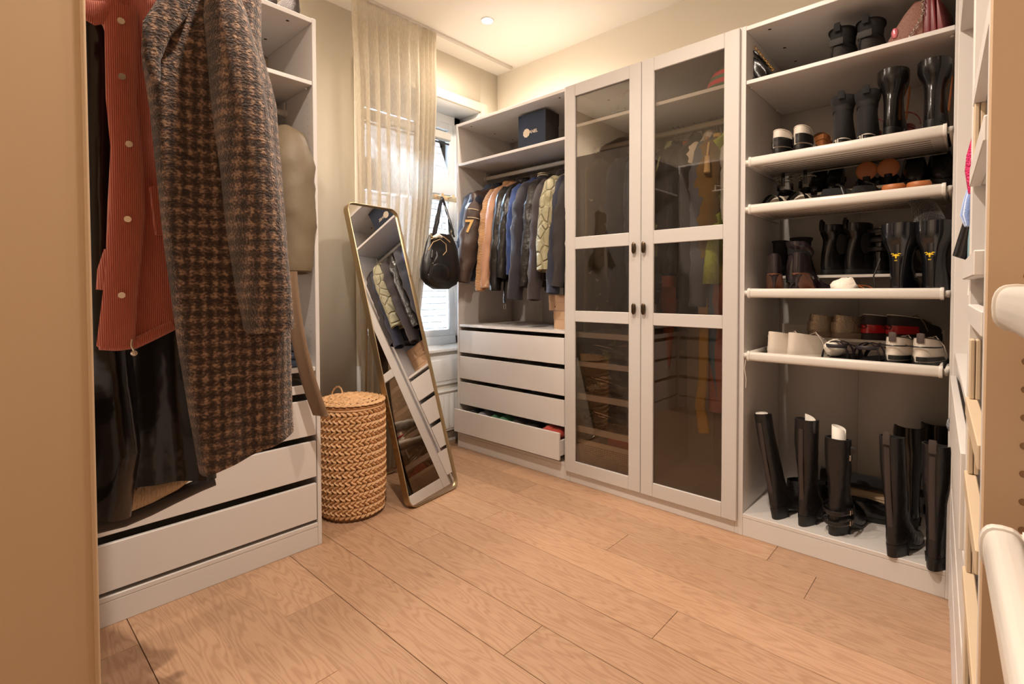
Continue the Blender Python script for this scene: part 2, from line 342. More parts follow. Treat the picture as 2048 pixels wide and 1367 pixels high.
def drawer(u, w, z0, z1, out=0, depth=.5, m=WHITE, side=.10):
    d = box('drawer_front', m, u, T+.004, w-T-.004, -out+.001, -out+.018, z0, z1)
    b = MB(); x0, x1 = T+.012, w-T-.012; y0, y1 = -out+.018, -out+depth; zb = z0+.012
    b.box(x0, x1, y0, y1, zb, zb+.008); b.box(x0, x0+.012, y0, y1, zb, zb+side); b.box(x1-.012, x1, y0, y1, zb, zb+side); b.box(x0, x1, y1-.012, y1, zb, zb+side)
    b.build('drawer_box', m, d, .001, seg=1); return d
# --- unit 1: coats over drawers
U1 = unit('open_wardrobe', 'white open wardrobe with hanging jackets over four wide drawers, beside the window', (0, 0, 0), 0, 1.0)
shelf(U1, 1.0, 2.072); rail(U1, 1.0, 2.005)
shelf(U1, 1.0, .905)
for (a, b, o) in ((.700, .861, 0), (.510, .671, 0), (.321, .482, 0), (.129, .293, .055)): drawer(U1, 1.0, a, b, o)
# --- unit 2: glass doors
U2 = unit('glass_door_wardrobe', 'white wardrobe with two tall smoked glass doors', (1.0, 0, 0), 0, 1.0, holes=False)
shelf(U2, 1.0, 2.125); rail(U2, 1.0, 2.04)
def door(u, x0, x1, hx, flip=0):
    y0, y1 = -.023, -.003; z0, z1 = .065, 2.352; sw = .07
    d = box('door', WHITE2, u, x0, x0+sw, y0, y1, z0, z1, .003)
    d['label'] = 'white framed door with smoked glass panes'
    box('door_stile', WHITE2, d, x1-sw, x1, y0, y1, z0, z1, .003)
    for (a, b) in ((.065, .138), (.967, 1.031), (1.391, 1.461), (2.281, 2.352)): box('door_rail', WHITE2, d, x0+sw+.0003, x1-sw-.0003, y0+.001, y1, a, b, .002)
    for (a, b) in ((.138, .967), (1.031, 1.391), (1.461, 2.281)): box('glass_pane', SMOKE, d, x0+sw-.004, x1-sw+.004, -.013, -.009, a-.004, b+.004, 0)
    for z in (1.052, 1.375):
        P = [(hx+.010*cos(q), y0-.016, z+.030*sin(q)*(1)) for q in [2*pi*i/20 for i in range(20)]]
        h = MB(); R = []
        for yy, s in ((y0-.001, .45), (y0-.010, .45), (y0-.012, .95), (y0-.022, 1), (y0-.025, .85)):
            R.append([(hx+.0105*s*max(-1, min(1, 1.25*cos(q))), yy, z+.031*s*sin(q)) for q in [2*pi*i/20 for i in range(20)]])
        h.rings(R, (0, 1)); h.build('handle', BRONZE, d)
    return d
door(U2, .003, .4985, .468); door(U2, .5015, .997, .525)
# pull-out trays behind the left door
for (a, b) in ((.872, .904), (.700, .732), (.504, .540), (.308, .346)):
    t = box('pull_out_tray', WHITE, U2, .022, .478, .018, .034, a, b)
    if a > .8: box('tray_board', WHITE, t, .022, .478, .034, .56, b-.018, b); continue
    m = MB(); m.box(.026, .474, .034, .54, a+.004, a+.012); m.build('tray_base', WHITE, t)
    g = MB(); g.box(.028, .474, .024, .029, b, b+.105); g.build('tray_glass', CLEARG, t, 0)
    m = MB(); m.box(.024, .030, .034, .54, a, b+.06); m.box(.470, .476, .034, .54, a, b+.06); m.build('tray_side', WHITE, t)
box('divider_panel', WHITE, U2, .480, .496, .02, .57, .103, .904)
# --- unit 3: shoes
W3 = .76
U3 = unit('shoe_wardrobe', 'white open wardrobe full of shoes on pull-out racks', (2.0, 0, 0), 0, W3)
shelf(U3, W3, 2.112)
def shoe_rack(u, w, z, tier=True, tilt=0, y0=0.0, grooves=True, front='front_bar'):
    """front tube with caps, ribbed tray, raised rear tier"""
    r = thing('shoe_rack', None, None); r.parent = u; r.location = (0, 0, z)
    fb = MB(); R = []
    sec = [(-.002-.015*math.copysign(abs(cos(q))**.7, cos(q)), .021*math.copysign(abs(sin(q))**.8, sin(q))) for q in [2*pi*i/20 for i in range(20)]]
    for x in (.045, w-.045): R.append([(x, y0+a, b) for a, b in sec])
    fb.rings(R); fb.build(front, ALU, r, .0015)
    for x in (.036, w-.047):
        c = MB(); R = [[(xx, y0+a*1.15, b*1.12) for a, b in sec] for xx in (x, x+.011)]; c.rings(R); c.build('end_cap', ALU, r, .001)
    for a, b in ((T+.001, .040), (w-.040, w-T-.001)): ar = MB(); ar.box(a, b, y0-.003, y0+.02, -.010, .010); ar.box(*((a, a+.011) if a < .1 else (b-.011, b)), y0, .52, -.014, .012); ar.build('slide', ALU, r)
    gv = MB(); t = MB(); t.box(.045, w-.045, y0+.012, y0+.335, -.016, -.010)
    for k in range(7):
        y = y0+.055+k*.036; gv.box(.085, w-.085, y-.0025, y+.0025, -.0175, -.0158)  # dark strips put in for the shade of the tray's grooves
    tr_ = t.build('ribbed_tray', ALU, r, 0); tag(gv.build('groove_shade', mat('groove_shadow_grey', (128, 114, 102), .8), r, 0), kind='stuff')
    s = MB(); s.box(.040, .046, y0+.012, y0+.34, -.018, .022); s.box(w-.046, w-.040, y0+.012, y0+.34, -.018, .022); s.box(.045, w-.045, y0+.332, y0+.338, -.018, .022); s.build('tray_side', ALU, r)
    if tier:
        b = MB(); b.box(.05, w-.05, .245, .256, .070, .083); b.box(.05, w-.05, .256, .50, .070, .074)
        b.box(.05, w-.05, .50, .508, .070, .125)
        for x in (.055, w-.06): b.box(x, x+.005, .27, .275, -.01, .072); b.box(x, x+.005, .46, .465, -.01, .072)
        b.build('rear_tier', ALU, r, .0008, seg=1)
    return r
ZR = (1.735, 1.520, 1.136, .846)
for z in ZR: shoe_rack(U3, W3, z)
# --- left unit (face on x = .632)
XL = .632
UL = unit('drawer_wardrobe', 'white wardrobe with wide drawers at left, behind the long coats', (XL, -2.37, 0), pi/2, 1.0)
shelf(UL, 1.0, 2.083); rail(UL, 1.0, 2.005)
shelf(UL, 1.0, .811)
for (a, b) in ((.505, .665), (.315, .477), (.119, .284), (.698, .735)): drawer(UL, 1.0, a, b, 0, side=.03 if a > .6 else .1)
# --- front row unit (its plain side is the cream panel at the left edge)
UF = thing('cream_side_wardrobe', 'wardrobe whose plain cream side panel fills the left edge', 'wardrobe', (1.80, -2.325, 0), pi)
FW = 1.16
box('side_panel', CREAM, UF, 0, .022, 0, DP, 0, H, .002)['label'] = 'plain cream end panel with a pale edge strip'
box('side_panel', WHITE, UF, FW-T, FW, 0, DP, 0, H)
MB().tube([(0.0, -.001, .0), (0.0, -.001, H)], .0035, 10).build('edge_strip', CREAM, UF)
box('top_panel', WHITE, UF, .022, FW-T, .001, DP, H-.02, H); box('back_panel', WHITE, UF, .022, FW-T, DP-.008, DP, .08, H-.02)
box('bottom_panel', WHITE, UF, .022, FW-T, .001, DP, .085, .103); box('plinth', WHITE, UF, .022, FW-T, .002, .02, 0, .084)
for (a, b) in ((.698, .85), (.505, .665), (.315, .477), (.119, .284)): box('drawer_front', WHITE, UF, .026, FW-T-.004, .001, .018, a, b)
box('drawer_back', WHITE, UF, .026, FW-T-.004, .20, .21, .103, .9); box('shelf', WHITE, UF, .022, FW-T, .004, DP-.01, .90, .918)
# outreach rail carrying the long coats, in front of this unit
rl = MB(); rl.tube([(.14, -.185, 2.03), (.75, -.185, 2.03)], .0125, 14)
for x in (.16, .73): rl.tube([(x, -.185, 2.03), (x, -.185, 2.08), (x, .002, 2.10)], .006, 8)
rl.build('coat_rail', ALU, UF)
# --- right row, turned by 3 degrees
RZ = atan2(-1, .0455)
def rpos(s, t, z): # s along toward camera, t into the units
    c, n = cos(RZ), sin(RZ); return Vector((2.752+c*s-n*t, -.03+n*s+c*t, z))
def runit(s): p = rpos(s, 0, 0); return (p.x, p.y, 0)
U4 = unit('corner_drawer_wardrobe', 'white wardrobe with drawers seen edge-on right of the shoes', runit(.02), RZ, 1.16)
shelf(U4, 1.16, .925); shelf(U4, 1.16, 2.072); rail(U4, 1.16, 1.65)
for (a, b, o) in ((.66, .845, .008), (.47, .63, 0), (.28, .44, 0), (.105, .255, 0)): drawer(U4, 1.16, a, b, o)
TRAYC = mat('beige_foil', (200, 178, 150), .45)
U5 = unit('tray_wardrobe', 'narrow white wardrobe of pull-out trays, seen edge-on before the near side panel', runit(1.185), RZ, .41)
for z, o in ((1.475, .0), (1.335, .003), (1.170, .010), (1.094, .002), (.928, .003), (.795, .003), (.620, .003), (.40, .003)):
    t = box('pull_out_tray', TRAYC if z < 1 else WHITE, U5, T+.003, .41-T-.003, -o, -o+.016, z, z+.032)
    box('tray_base', WHITE, t, T+.004, .41-T-.004, -o+.016, .52, z+.002, z+.010)
for (a, b) in ((1.368, 1.475), (.96, 1.065), (.828, .905), (.652, .76), (.44, .60)):
    for y in (.001, .009): box('divider_slat', TRAYC, U5, T+.002, T+.03, y, y+.007, a, b)
U6 = unit('near_shoe_wardrobe', 'white wardrobe at the right edge with a drilled side panel and shoe racks', runit(1.60), RZ, .95, m=mat('white_foil_warm_lit', (200, 172, 142), .42))  # warm lamp light put into the colour of this white foil
ph = MB()
for k in range(26):
    z = .32+k*.032*1.0
    ph.ell((T+.0005, .045, .26+k*.0325), .001, .003, .003, 8, 5)
for z in (1.135, .892): r_ = shoe_rack(U6, .85, z, tier=False); r_.location = (.085, .018 if z > 1 else .012, z)
# deep peg holes on the near panel
dh = MB()
for k in range(56): dh.rings([[(T+.0012, .034+.0038*cos(2*pi*i/12), .24+k*.032+.0038*sin(2*pi*i/12)) for i in range(12)], [(T+.0006, .034+.0036*cos(2*pi*i/12), .2392+k*.032+.0036*sin(2*pi*i/12)) for i in range(12)]], (0, 1))
dh.build('peg_socket', mat('socket_brown', (158, 128, 98), .7), U6, 0)
# ================================================================ PEG RAIL on window wall
pr = thing('peg_rail', 'pale birch peg rail crossing the window with a handbag hanging on it', 'coat rack', (XW+.06, -.13, 1.835))
pb = MB(); pb.box(-.012, .012, 0, .52, -.018, .018); pb.build('rail_board', PALEW, pr, .006)
for y in (.03, .13, .22, .31, .40):
    p = MB(); p.tube([(.01, y, 0), (.055, y, .004), (.070, y, .006)], [.010, .009, .014], 12); p.build('peg', PALEW, pr)
p = MB(); p.box(-.066, -.012, .44, .48, -.012, .012); p.box(-.066, -.012, -.0, .02, -.012, .012); p.build('mounting_block', PALEW, pr)
# ================================================================ MIRROR
MW, MH = .385, 1.735
mir = thing('standing_mirror', 'tall leaning mirror in a rounded brass frame beside the basket', 'mirror', (.607, -.705, .0), 0, rot=None)
lean = radians(16.9); mrot = radians(8)
# local: x width, z height, face +y?  build so that face normal is local -y
mir.rotation_mode = 'QUATERNION'
base = Matrix.Rotation(pi/2+mrot, 4, 'Z') @ Matrix.Rotation(-lean, 4, 'X')
mir.rotation_quaternion = base.to_quaternion()
def rrect(w, h, r, y, n=6):
    P = []
    for cx, cz, a0 in ((w/2-r, h-r, 0), (-w/2+r, h-r, 90), (-w/2+r, r, 180), (w/2-r, r, 270)):
        for i in range(n+1): a = radians(a0+90*i/n); P.append((cx+r*cos(a), y, cz+r*sin(a)))
    return P
def inset(P, d, y): 
    w, h = MW-2*d, MH-2*d; Q = rrect(w, h, .05-d*.6, y); return [(x, yy, z+d) for x, yy, z in Q]
fr = MB(); o_ = rrect(MW, MH, .05, -.016)
R = [inset(o_, 0, .022), inset(o_, 0, -.018), inset(o_, .004, -.020), inset(o_, .0045, -.002)]
fr.rings(R, (1, 0)); fr.build('mirror_frame', BRASS, mir, 0)
MIRM = mat('mirror_silver', (236, 236, 236), .0, 1)
gl = MB(); gl.rings([inset(o_, .005, -.006)], (1, 0)); gl.build('mirror_glass', MIRM, mir, 0, False)
lg = thing('rear_leg', None, None); lg.parent = mir
q = base.inverted().to_3x3(); ox = Vector(mir.location)
def ml(p): return q @ (Vector(p)-ox)
lb = MB(); P = [(.21, -.87, 1.25), (.125, -.84, .012), (.125, -.60, .012), (.21, -.57, 1.25)]
lb.tube([ml(p) for p in P[:2]]+[ml((.11, -.80, .008)), ml((.11, -.64, .008))]+[ml(p) for p in P[2:]], .0065, 10); lb.build('leg_frame', BRASS, lg)
# ================================================================ BASKET
BX, BY, BRD, BH = .415, -1.093, .163, .565
STRAW = mat('water_hyacinth', (208, 164, 118), .6, bump=.5, bscale=120, var=.28, vscale=25)
bk = thing('laundry_basket', 'round woven water hyacinth laundry basket with lid at the wardrobe end', 'basket', (BX, BY, 0))
def leafmesh(mb, c, u, v, w, L, B, Tn):
    """lozenge: u length dir, v width dir, w out"""
    pts = [c-u*L, c-u*.5*L+v*B*.8, c+u*.5*L+v*B*.8, c+u*L, c+u*.5*L-v*B*.8, c-u*.5*L-v*B*.8]
    k = len(mb.v); mb.v += [tuple(p) for p in pts]+[tuple(c+w*Tn-u*.45*L), tuple(c+w*Tn+u*.45*L)]
    for f in ((0,1,6), (1,2,7,6), (2,3,7), (3,4,7), (4,5,6,7), (5,0,6)): mb.f.append(tuple(k+i for i in f))
wv = MB(); rows = 14; per = 38
for r in range(rows*2):
    z = .018+(r+.5)*(BH-.03)/(rows*2); rad = BRD*(.945+.055*sm(0, .18, z))
    for i in range(per):
        a = 2*pi*(i+.5*(r//2 % 2)+random.uniform(-.08, .08))/per; o = Vector((cos(a), sin(a), 0)); tn = Vector((-sin(a), cos(a), 0)); zz = Vector((0, 0, 1))
        s = 1 if r % 2 else -1; u = (tn*.82+zz*.57*s*-1).normalized(); v = o.cross(u)
        leafmesh(wv, o*rad+Vector((0, 0, z+random.uniform(-.001, .001))), u, v, o, .0205, .0112, .012)
tag(wv.build('woven_braid', STRAW, bk, 0), kind='stuff')
body = MB(); body.rings([[(x*cos(2*pi*i/40), x*sin(2*pi*i/40), z) for i in range(40)] for x, z in ((.15, .004), (.152, .1), (.158, .3), (.158, BH-.01))]); body.build('basket_wall', mat('straw_dark', (128, 92, 60), .8), bk)
rim = MB(); rim.tube([(BRD*cos(2*pi*i/40), BRD*sin(2*pi*i/40), BH-.006) for i in range(40)], .007, 8, closed=True); rim.build('rim', STRAW, bk)
ld = thing('lid', None, None); ld.parent = bk
lw = MB()
for k in range(5):
    rad = .022+k*.033; n = max(7, int(2*pi*rad/.031)); z = BH+.012+.028*(1-(rad/.17)**2)
    for i in range(n):
        for s in (-1, 1):
            a = 2*pi*(i+.25*s+random.uniform(-.1, .1))/n; o = Vector((cos(a), sin(a), 0)); tn = Vector((-sin(a), cos(a), 0)); u = (tn*.9+o*.45*s).normalized()
            leafmesh(lw, o*(rad+s*.008)+Vector((0, 0, z)), u, Vector((0, 0, 1)).cross(u), Vector((0, 0, 1)), .023, .0115, .010)
tag(lw.build('lid_braid', STRAW, ld, 0), kind='stuff')
lb = MB(); lb.rings([[(x*cos(2*pi*i/40), x*sin(2*pi*i/40), z) for i in range(40)] for x, z in ((.168, BH+.001), (.170, BH+.008), (.12, BH+.026), (.01, BH+.040))]); lb.build('lid_base', mat('straw_dark'if 0 else 'straw_mid', (176, 124, 76), .8), ld)
hn = MB()
for ph in (0, pi): hn.tube([(-.115+.055*cos(pi*t/14)+.003*sin(t*1.4+ph), -.02+.012*sin(pi*t/14), BH+.022+.05*sin(pi*t/14)+.003*cos(t*1.4+ph)) for t in range(15)], .0035, 6)
hn.build('loop_handle', STRAW, bk)
# ================================================================ GARMENTS
def cloth(name, c, **k): return mat(name, c, k.pop('rough', .85), sheen=k.pop('sheen', .15), bump=k.pop('bump', .25), bscale=k.pop('bscale', 300), **k)
def hanger(label, pos, rz, wood=True, w=.16, group=None):
    h = thing('clothes_hanger', label, 'hanger', pos, rz, group)
    hk = MB(); P = [(0, .022*cos(a), .022*sin(a)-.004) for a in [radians(d) for d in range(-60, 200, 20)]]
    P = [(0, .016*cos(radians(d)), .016*sin(radians(d))+.0) for d in range(-20, 200, 20)]
    P = P[::-1]; P = [(0, 0, -.098), (0, 0, -.04), (0, .010, -.028)][:3] + P[::-1][0:0] + [(0, .0175*cos(radians(d)), .0175*sin(radians(d))) for d in range(-50, 190, 20)]
    hk.tube(P, .0015, 6); hk.build('hook', CHROME, h)
    b = MB(); b.tube([(0, -w, -.186), (0, -w*.6, -.150), (0, -.035, -.106), (0, .035, -.106), (0, w*.6, -.150), (0, w, -.186)], [.010, .012, .013, .013, .012, .010], 8, ref=(1, 0, 0), ry=[.006]*6)
    b.build('shoulder_bar', WOODH if wood else RUBBER, h); return h
def body_rows(L, sw, th, flare, seed, nk=.055, zt=-.085, n=44, fold=.25, hemx=0, hemy=0):
    R = []; ks = [(0, zt, .5, nk), (.03, zt-.018, .7, nk*1.3), (.06, -.128, .85, sw*.62), (.10, -.155, 1, sw*.9), (.14, -.19, 1.05, sw), (.3, -.34, 1.1, sw*1.0)]
    zs = [(k[1], k[2], k[3]) for k in ks]
    m = 12
    for j in range(1, m+1): t = j/m; zs.append((-.34-(L-.34)*t, 1.1+.25*t, sw*(1+flare*t)))
    for z, tx, ry in zs:
        f = sm(-.2, -.6, z) if z < -.2 else 0; f = max(0, min(1, (-.2-z)/.4)); ring = []
        for i in range(n):
            q = 2*pi*i/n; c, s = cos(q), sin(q)
            w = 1+f*fold*(sin(s*7+seed+z*3)+.6*sin(s*13+seed*2-z*5)) + .12*noise.noise(Vector((seed, s*3, z*9+c)))
            ring.append((th*tx*w*math.copysign(abs(c)**.8, c)+f*.012*sin(s*5+seed)+hemx*f, ry*s*(1+.0*f)+hemy*f, z+(.008*noise.noise(Vector((s*4, seed, 1))) if z == zs[-1][0] else 0)))
        R.append(ring)
    return R
def jacket(name, label, cat, pos, rz, m, L=.68, sw=.205, th=.036, flare=.15, sl=.63, sr=.055, splay=.0, sx=0, seed=0, sm_=None, cuff=None, hem=None, collar=None, hood=None, hlabel=None, group=None, cl=.05, hang=True, both=True, wr=.28, extra=None, sleeve=True, nk=.055, sleeveout=1):
    g = thing(name, label, cat, pos, rz, group)
    R = body_rows(L, sw, th, flare, seed, nk=nk); MB().rings(R, (1, 1)).build('garment_body', m, g)
    if hem: MB().rings([[(x*1.03, y*1.015, z) for x, y, z in [(p[0], p[1], p[2]+dz) for p in R[-1]]] for dz in (.055, .05, .0, -.004)], (0, 1)).build('hem_band', hem, g)
    for s in ((-1, 1) if both else (-1,)):
        if not sleeve: break
        P = []; rr = []; r2 = []; nn = 18; so = sleeveout
        for j in range(nn+1):
            t = j/nn
            y = curve([(0, sw-.03), (.06, sw+.0), (.2, sw+.025*so), (.5, sw+(.06+splay*.4)*so), (1, sw+(.10+splay)*so)], t); z = -.165-.02*sm(0, .1, t)-sl*t
            P.append((sx*t*t+.006*sin(t*9+seed)*t, s*y, z)); q = curve([(0, .55), (.06, .95), (.2, 1.08), (.5, .98), (.8, .86), (1, .74)], t)*sr*1.08
            rr.append(q); r2.append(q*1.12)
        o = MB().tube(P, rr, 18, ref=(0, 1, 0), ry=r2, wr=wr, wf=13, seed=seed+s*3, hollow=.03).build('sleeve', sm_ or m, g)
        if cuff:
            a, b = Vector(P[-1]), Vector(P[-2]); d = (a-b).normalized()
            MB().tube([a-d*.052, a-d*.05, a-d*.025, a, a+d*.004], [sr*.66, sr*.8, sr*.82, sr*.74, sr*.70], 18, ref=(0, 1, 0), hollow=.025).build('cuff', cuff, o)
    if collar:
        c = MB(); R = []
        for z, a, b in ((-.095, .04, .07), (-.072, .042, .068), (-.060, .036, .06), (-.068, .030, .052), (-.09, .028, .05)): R.append([(a*cos(2*pi*i/24), b*sin(2*pi*i/24)+.01, z-.012*(sin(2*pi*i/24) < 0)*abs(sin(2*pi*i/24))) for i in range(24)])
        c.rings(R, (0, 1)); c.build('collar', collar, g)
    if hood:
        c = MB(); c.ell((.0, .05, -.10), .042, .09, .075, 16, 9); c.build('hood', hood, g)
    if extra: extra(g)
    if hang: hanger(hlabel or 'wooden hanger of the '+' '.join(label.split(',')[0].split()[:12]), pos, rz)
    return g
NAVY = cloth('navy_cloth', (30, 32, 50)); BROWN = cloth('brown_satin', (66, 48, 40), rough=.45, bump=.3, bscale=30); TANK = cloth('tan_knit', (196, 146, 96)); DENIM = cloth('denim', (64, 76, 98), bscale=500)
N, L_, b_ = nodes(TANK)
tc = N.new('ShaderNodeTexCoord'); sp = N.new('ShaderNodeSeparateXYZ'); mu = N.new('ShaderNodeMath'); mu.operation = 'MULTIPLY'; mu.inputs[1].default_value = 620; si = N.new('ShaderNodeMath'); si.operation = 'SINE'
bp = N.new('ShaderNodeBump'); bp.inputs['Strength'].default_value = .9; bp.inputs['Distance'].default_value = .004
L_.new(tc.outputs['Object'], sp.inputs[0]); L_.new(sp.outputs[2], mu.inputs[0]); L_.new(mu.outputs[0], si.inputs[0]); L_.new(si.outputs[0], bp.inputs['Height']); L_.new(bp.outputs[0], b_.inputs['Normal'])
BLACKC = cloth('black_cloth', (26, 24, 26)); WOOLD = cloth('dark_navy_wool', (34, 31, 40)); LEATJ = mat('jacket_leather', (26, 22, 20), .3, bump=.35, bscale=22); CREAMC = cloth('cream_cloth', (214, 196, 166)); GREYC = cloth('grey_cloth', (120, 120, 122)); BLUEC = cloth('blue_cloth', (38, 60, 112)); PLUM = cloth('dark_plum_twill', (46, 36, 38)); OLIVE = cloth('olive_cloth', (122, 96, 52)); TAUPE = cloth('taupe_cloth', (122, 96, 72)); PINKT = cloth('rosy_tan_leather', (176, 130, 100), rough=.5)
def quilt(name, c):
    m = mat(name, c, .6, sheen=.1); N, L, b = nodes(m); tc = N.new('ShaderNodeTexCoord'); mp = N.new('ShaderNodeMapping'); mp.inputs['Scale'].default_value = (1, 1, .75); v = N.new('ShaderNodeTexVoronoi'); v.feature = 'DISTANCE_TO_EDGE'; v.inputs['Scale'].default_value = 16
    n = N.new('ShaderNodeTexNoise'); n.inputs['Scale'].default_value = 60; L.new(tc.outputs['Object'], mp.inputs[0]); L.new(mp.outputs[0], v.inputs['Vector']); L.new(mp.outputs[0], n.inputs['Vector'])
    r = N.new('ShaderNodeMapRange'); r.inputs[2].default_value = .12; r.interpolation_type = 'SMOOTHSTEP'; L.new(v.outputs['Distance'], r.inputs[0]); a = N.new('ShaderNodeMath'); a.operation = 'MULTIPLY_ADD'; a.inputs[1].default_value = .35; L.new(n.outputs[0], a.inputs[0]); L.new(r.outputs[0], a.inputs[2])
    bp = N.new('ShaderNodeBump'); bp.inputs['Strength'].default_value = .9; bp.inputs['Distance'].default_value = .012; L.new(a.outputs[0], bp.inputs['Height']); L.new(bp.outputs[0], b.inputs['Normal']); return m
QUILT = quilt('sage_quilt', (146, 138, 106))
ROD1 = 2.005
def seven(g):
    text('number_patch', '7', .125, mat('gold_patch', (222, 182, 112), .7), g, (.040, -.326, -.42), (pi/2, 0, radians(43)), .0025)
    for z in (-.30, -.36): MB().tube([(.058*cos(a)+.004, -.252+.06*sin(a)-(z+.3)*-.06, z-.01*sin(a)) for a in [radians(d) for d in range(-90, 100, 15)]], .003, 6).build('piping', CREAMC, g)
    MB().ell((0, -.215, -.235), .062, .064, .07, 16, 8).build('navy_shoulder', NAVY, g)
def varsity(g):
    MB().tube([(.045, -.14, -.135), (.055, -.17, -.15), (.060, -.195, -.18)], [.006, .022, .006], 10, ref=(0, 1, 0), ry=[.003]*3).build('pale_patch', CREAMC, g)
    for z in (-.080, -.068): MB().tube([(.043*cos(a), .068*sin(a)+.01, z) for a in [2*pi*i/24 for i in range(24)]], .0035, 6, closed=True).build('collar_stripe', CREAMC, g)
def belt(g):
    MB().tube([(.04, -.16, -.60), (.05, -.24, -.72), (.052, -.26, -.86), (.052, -.262, -.95)], [.004]*4, 8, ry=[.014]*4, ref=(1, 0, 0)).build('hanging_belt', LEATHS, g)
    MB().tube([(.052, -.262+.014*cos(a), -.975+.022*sin(a)) for a in [pi/4+pi/2*i for i in range(4)]], .0025, 6, closed=True).build('buckle', CHROME, g)
def tagp(g): box('sewn_label', mat('label_mauve', (134, 110, 112), .8), g, .036, .0375, -.20, -.16, -.80, -.785, 0)
G1 = 'jackets hanging over the drawers'
J = [
 ('denim_jacket', 'blue denim jacket, mostly hidden behind the brown bomber', .075, DENIM, dict(L=.80, sl=.60, sr=.05, seed=1, collar=DENIM)),
 ('bomber_jacket', 'brown satin bomber with navy shoulders and a tan 7 on its sleeve', .150, BROWN, dict(L=.72, sl=.62, sr=.062, splay=.03, sx=-.02, seed=2, cuff=BROWN, hem=NAVY, collar=NAVY, extra=seven)),
 ('knitted_cardigan', 'tan ribbed knit cardigan second to the right of the 7 sleeve', .265, TANK, dict(L=.75, sl=.68, sr=.04, seed=3, cuff=mat('tan_rib', (190, 150, 112), .8), collar=TANK)),
 ('suede_jacket', 'rosy tan jacket with a shearling cuff between the knit and the black leather', .335, PINKT, dict(L=.78, sl=.66, sr=.04, splay=.0, seed=4, cuff=mat('shearling', (196, 160, 130), .95, bump=.8, bscale=90))),
 ('leather_jacket', 'black leather jacket with a belt and chrome buckle dangling', .405, LEATJ, dict(L=.80, sl=.68, sr=.044, seed=5, collar=LEATJ, extra=belt)),
 ('leather_coat', 'worn black leather jacket with pale edges beside the blue sleeve', .470, LEATJ, dict(L=.76, sl=.60, sr=.042, seed=6)),
 ('blue_blazer', 'deep blue jacket squeezed behind the varsity sleeve', .535, BLUEC, dict(L=.72, sl=.58, sr=.04, splay=-.03, seed=7)),
 ('varsity_jacket', 'dark wool varsity jacket with pale shoulder patch and striped collar', .605, WOOLD, dict(L=.76, sl=.74, sr=.055, seed=8, collar=WOOLD, hem=LEATJ, extra=varsity)),
 ('puffer_jacket', 'crinkled black jacket right of the varsity sleeve', .685, mat('crinkled_black', (30, 25, 22), .35, bump=.7, bscale=26), dict(L=.84, sl=.66, sr=.045, seed=9, hem=BLACKC)),
 ('twill_jacket', 'dark plum jacket with a gathered cuff left of the quilted sleeve', .755, PLUM, dict(L=.80, sl=.74, sr=.05, seed=10, cuff=PLUM, collar=PLUM)),
 ('quilted_jacket', 'sage green quilted liner jacket with a wide open cuff', .840, QUILT, dict(L=.74, sl=.56, sr=.060, seed=11, cuff=QUILT, wr=.1)),
 ('navy_coat', 'navy coat right of the quilted sleeve', .900, NAVY, dict(L=.84, sl=.70, sr=.046, seed=12, collar=NAVY)),
 ('dark_jacket', 'charcoal jacket with a small mauve label against the door side', .955, mat('charcoal_cloth', (44, 38, 38), .85, bump=.2, bscale=200), dict(L=.84, sl=.66, sr=.046, seed=13, extra=tagp)),
]
for nm, lb, x, m, k in J: jacket(nm, lb, 'jacket', (x, .28, ROD1+.012), random.uniform(-.04, .04), m, group=G1, hlabel='wooden hanger of the '+' '.join(lb.split(',')[0].split()[:12]), **k)
# ---- unit 2
ROD2 = 2.052
LIME = cloth('chartreuse_lace', (168, 182, 56)); N, L_, b_ = nodes(LIME)
v = N.new('ShaderNodeTexVoronoi'); v.inputs['Scale'].default_value = 45; v.feature = 'SMOOTH_F1'; r = N.new('ShaderNodeMixRGB'); r.inputs[1].default_value = (*lin((196, 206, 92)), 1); r.inputs[2].default_value = (*lin((140, 156, 36)), 1); L_.new(v.outputs[0], r.inputs[0]); L_.new(r.outputs[0], b_.inputs['Base Color'])
def birds(g):
    B = mat('bird_print', (228, 214, 186), .8); rnd = random.Random(5)
    for i in range(22):
        y, z = rnd.uniform(-.20, .16), -.24-.048*i*.9; x = .047
        mb = MB(); s = .022; a = rnd.uniform(-.6, .9)
        for q in (-1, 1): mb.tube([(x, y, z), (x+.001, y+q*s*.6*cos(a), z+s*(.45+.3*q*sin(a))), (x, y+q*s*1.1*cos(a), z+s*(.25+q*.6*sin(a)))], [.0034, .0022, .0005], 5)
        mb.build('bird_motif', B, g)
def plain(name, label, cat, x, m, **k):
    k.setdefault('sleeveout', .15); k.setdefault('sw', .19)
    k.setdefault('L', 1.0); y = k.pop('y', .28)
    return jacket(name, label, cat, (x, y, ROD2), random.uniform(-.05, .05), m, group='clothes behind the glass doors', hlabel='hanger of the '+label.split(',')[0], **k)
TAUPEB = cloth('taupe_viscose', (150, 136, 118))
g = plain('patterned_dress', 'taupe sleeveless dress with pale birds behind the left glass door', 'dress', 1.068, TAUPEB, L=1.16, sw=.19, th=.018, sleeve=False, extra=birds)
plain('dark_dress', 'long black dress next to the bird dress behind the left glass door', 'dress', 1.3, cloth('ink_cloth', (30, 26, 32)), L=1.12, sl=.8, seed=20)
plain('black_blouse', 'short ink blue blouse behind the left glass door stile', 'blouse', 1.4, NAVY, L=.9, seed=21)
def orange(g):
    MB().tube([(.05, -.12, -.16), (.055, -.16, -.3), (.05, -.17, -.5), (.05, -.175, -.7)], [.012, .02, .016, .006], 8, ref=(0, 1, 0), ry=[.004]*4).build('orange_lining', cloth('orange_lining', (196, 104, 62)), g)
def snap(g): 
    for z in (-.55, -.8): MB().ell((.058, -.19, z), .003, .009, .009).build('snap_button', CHROME, g)
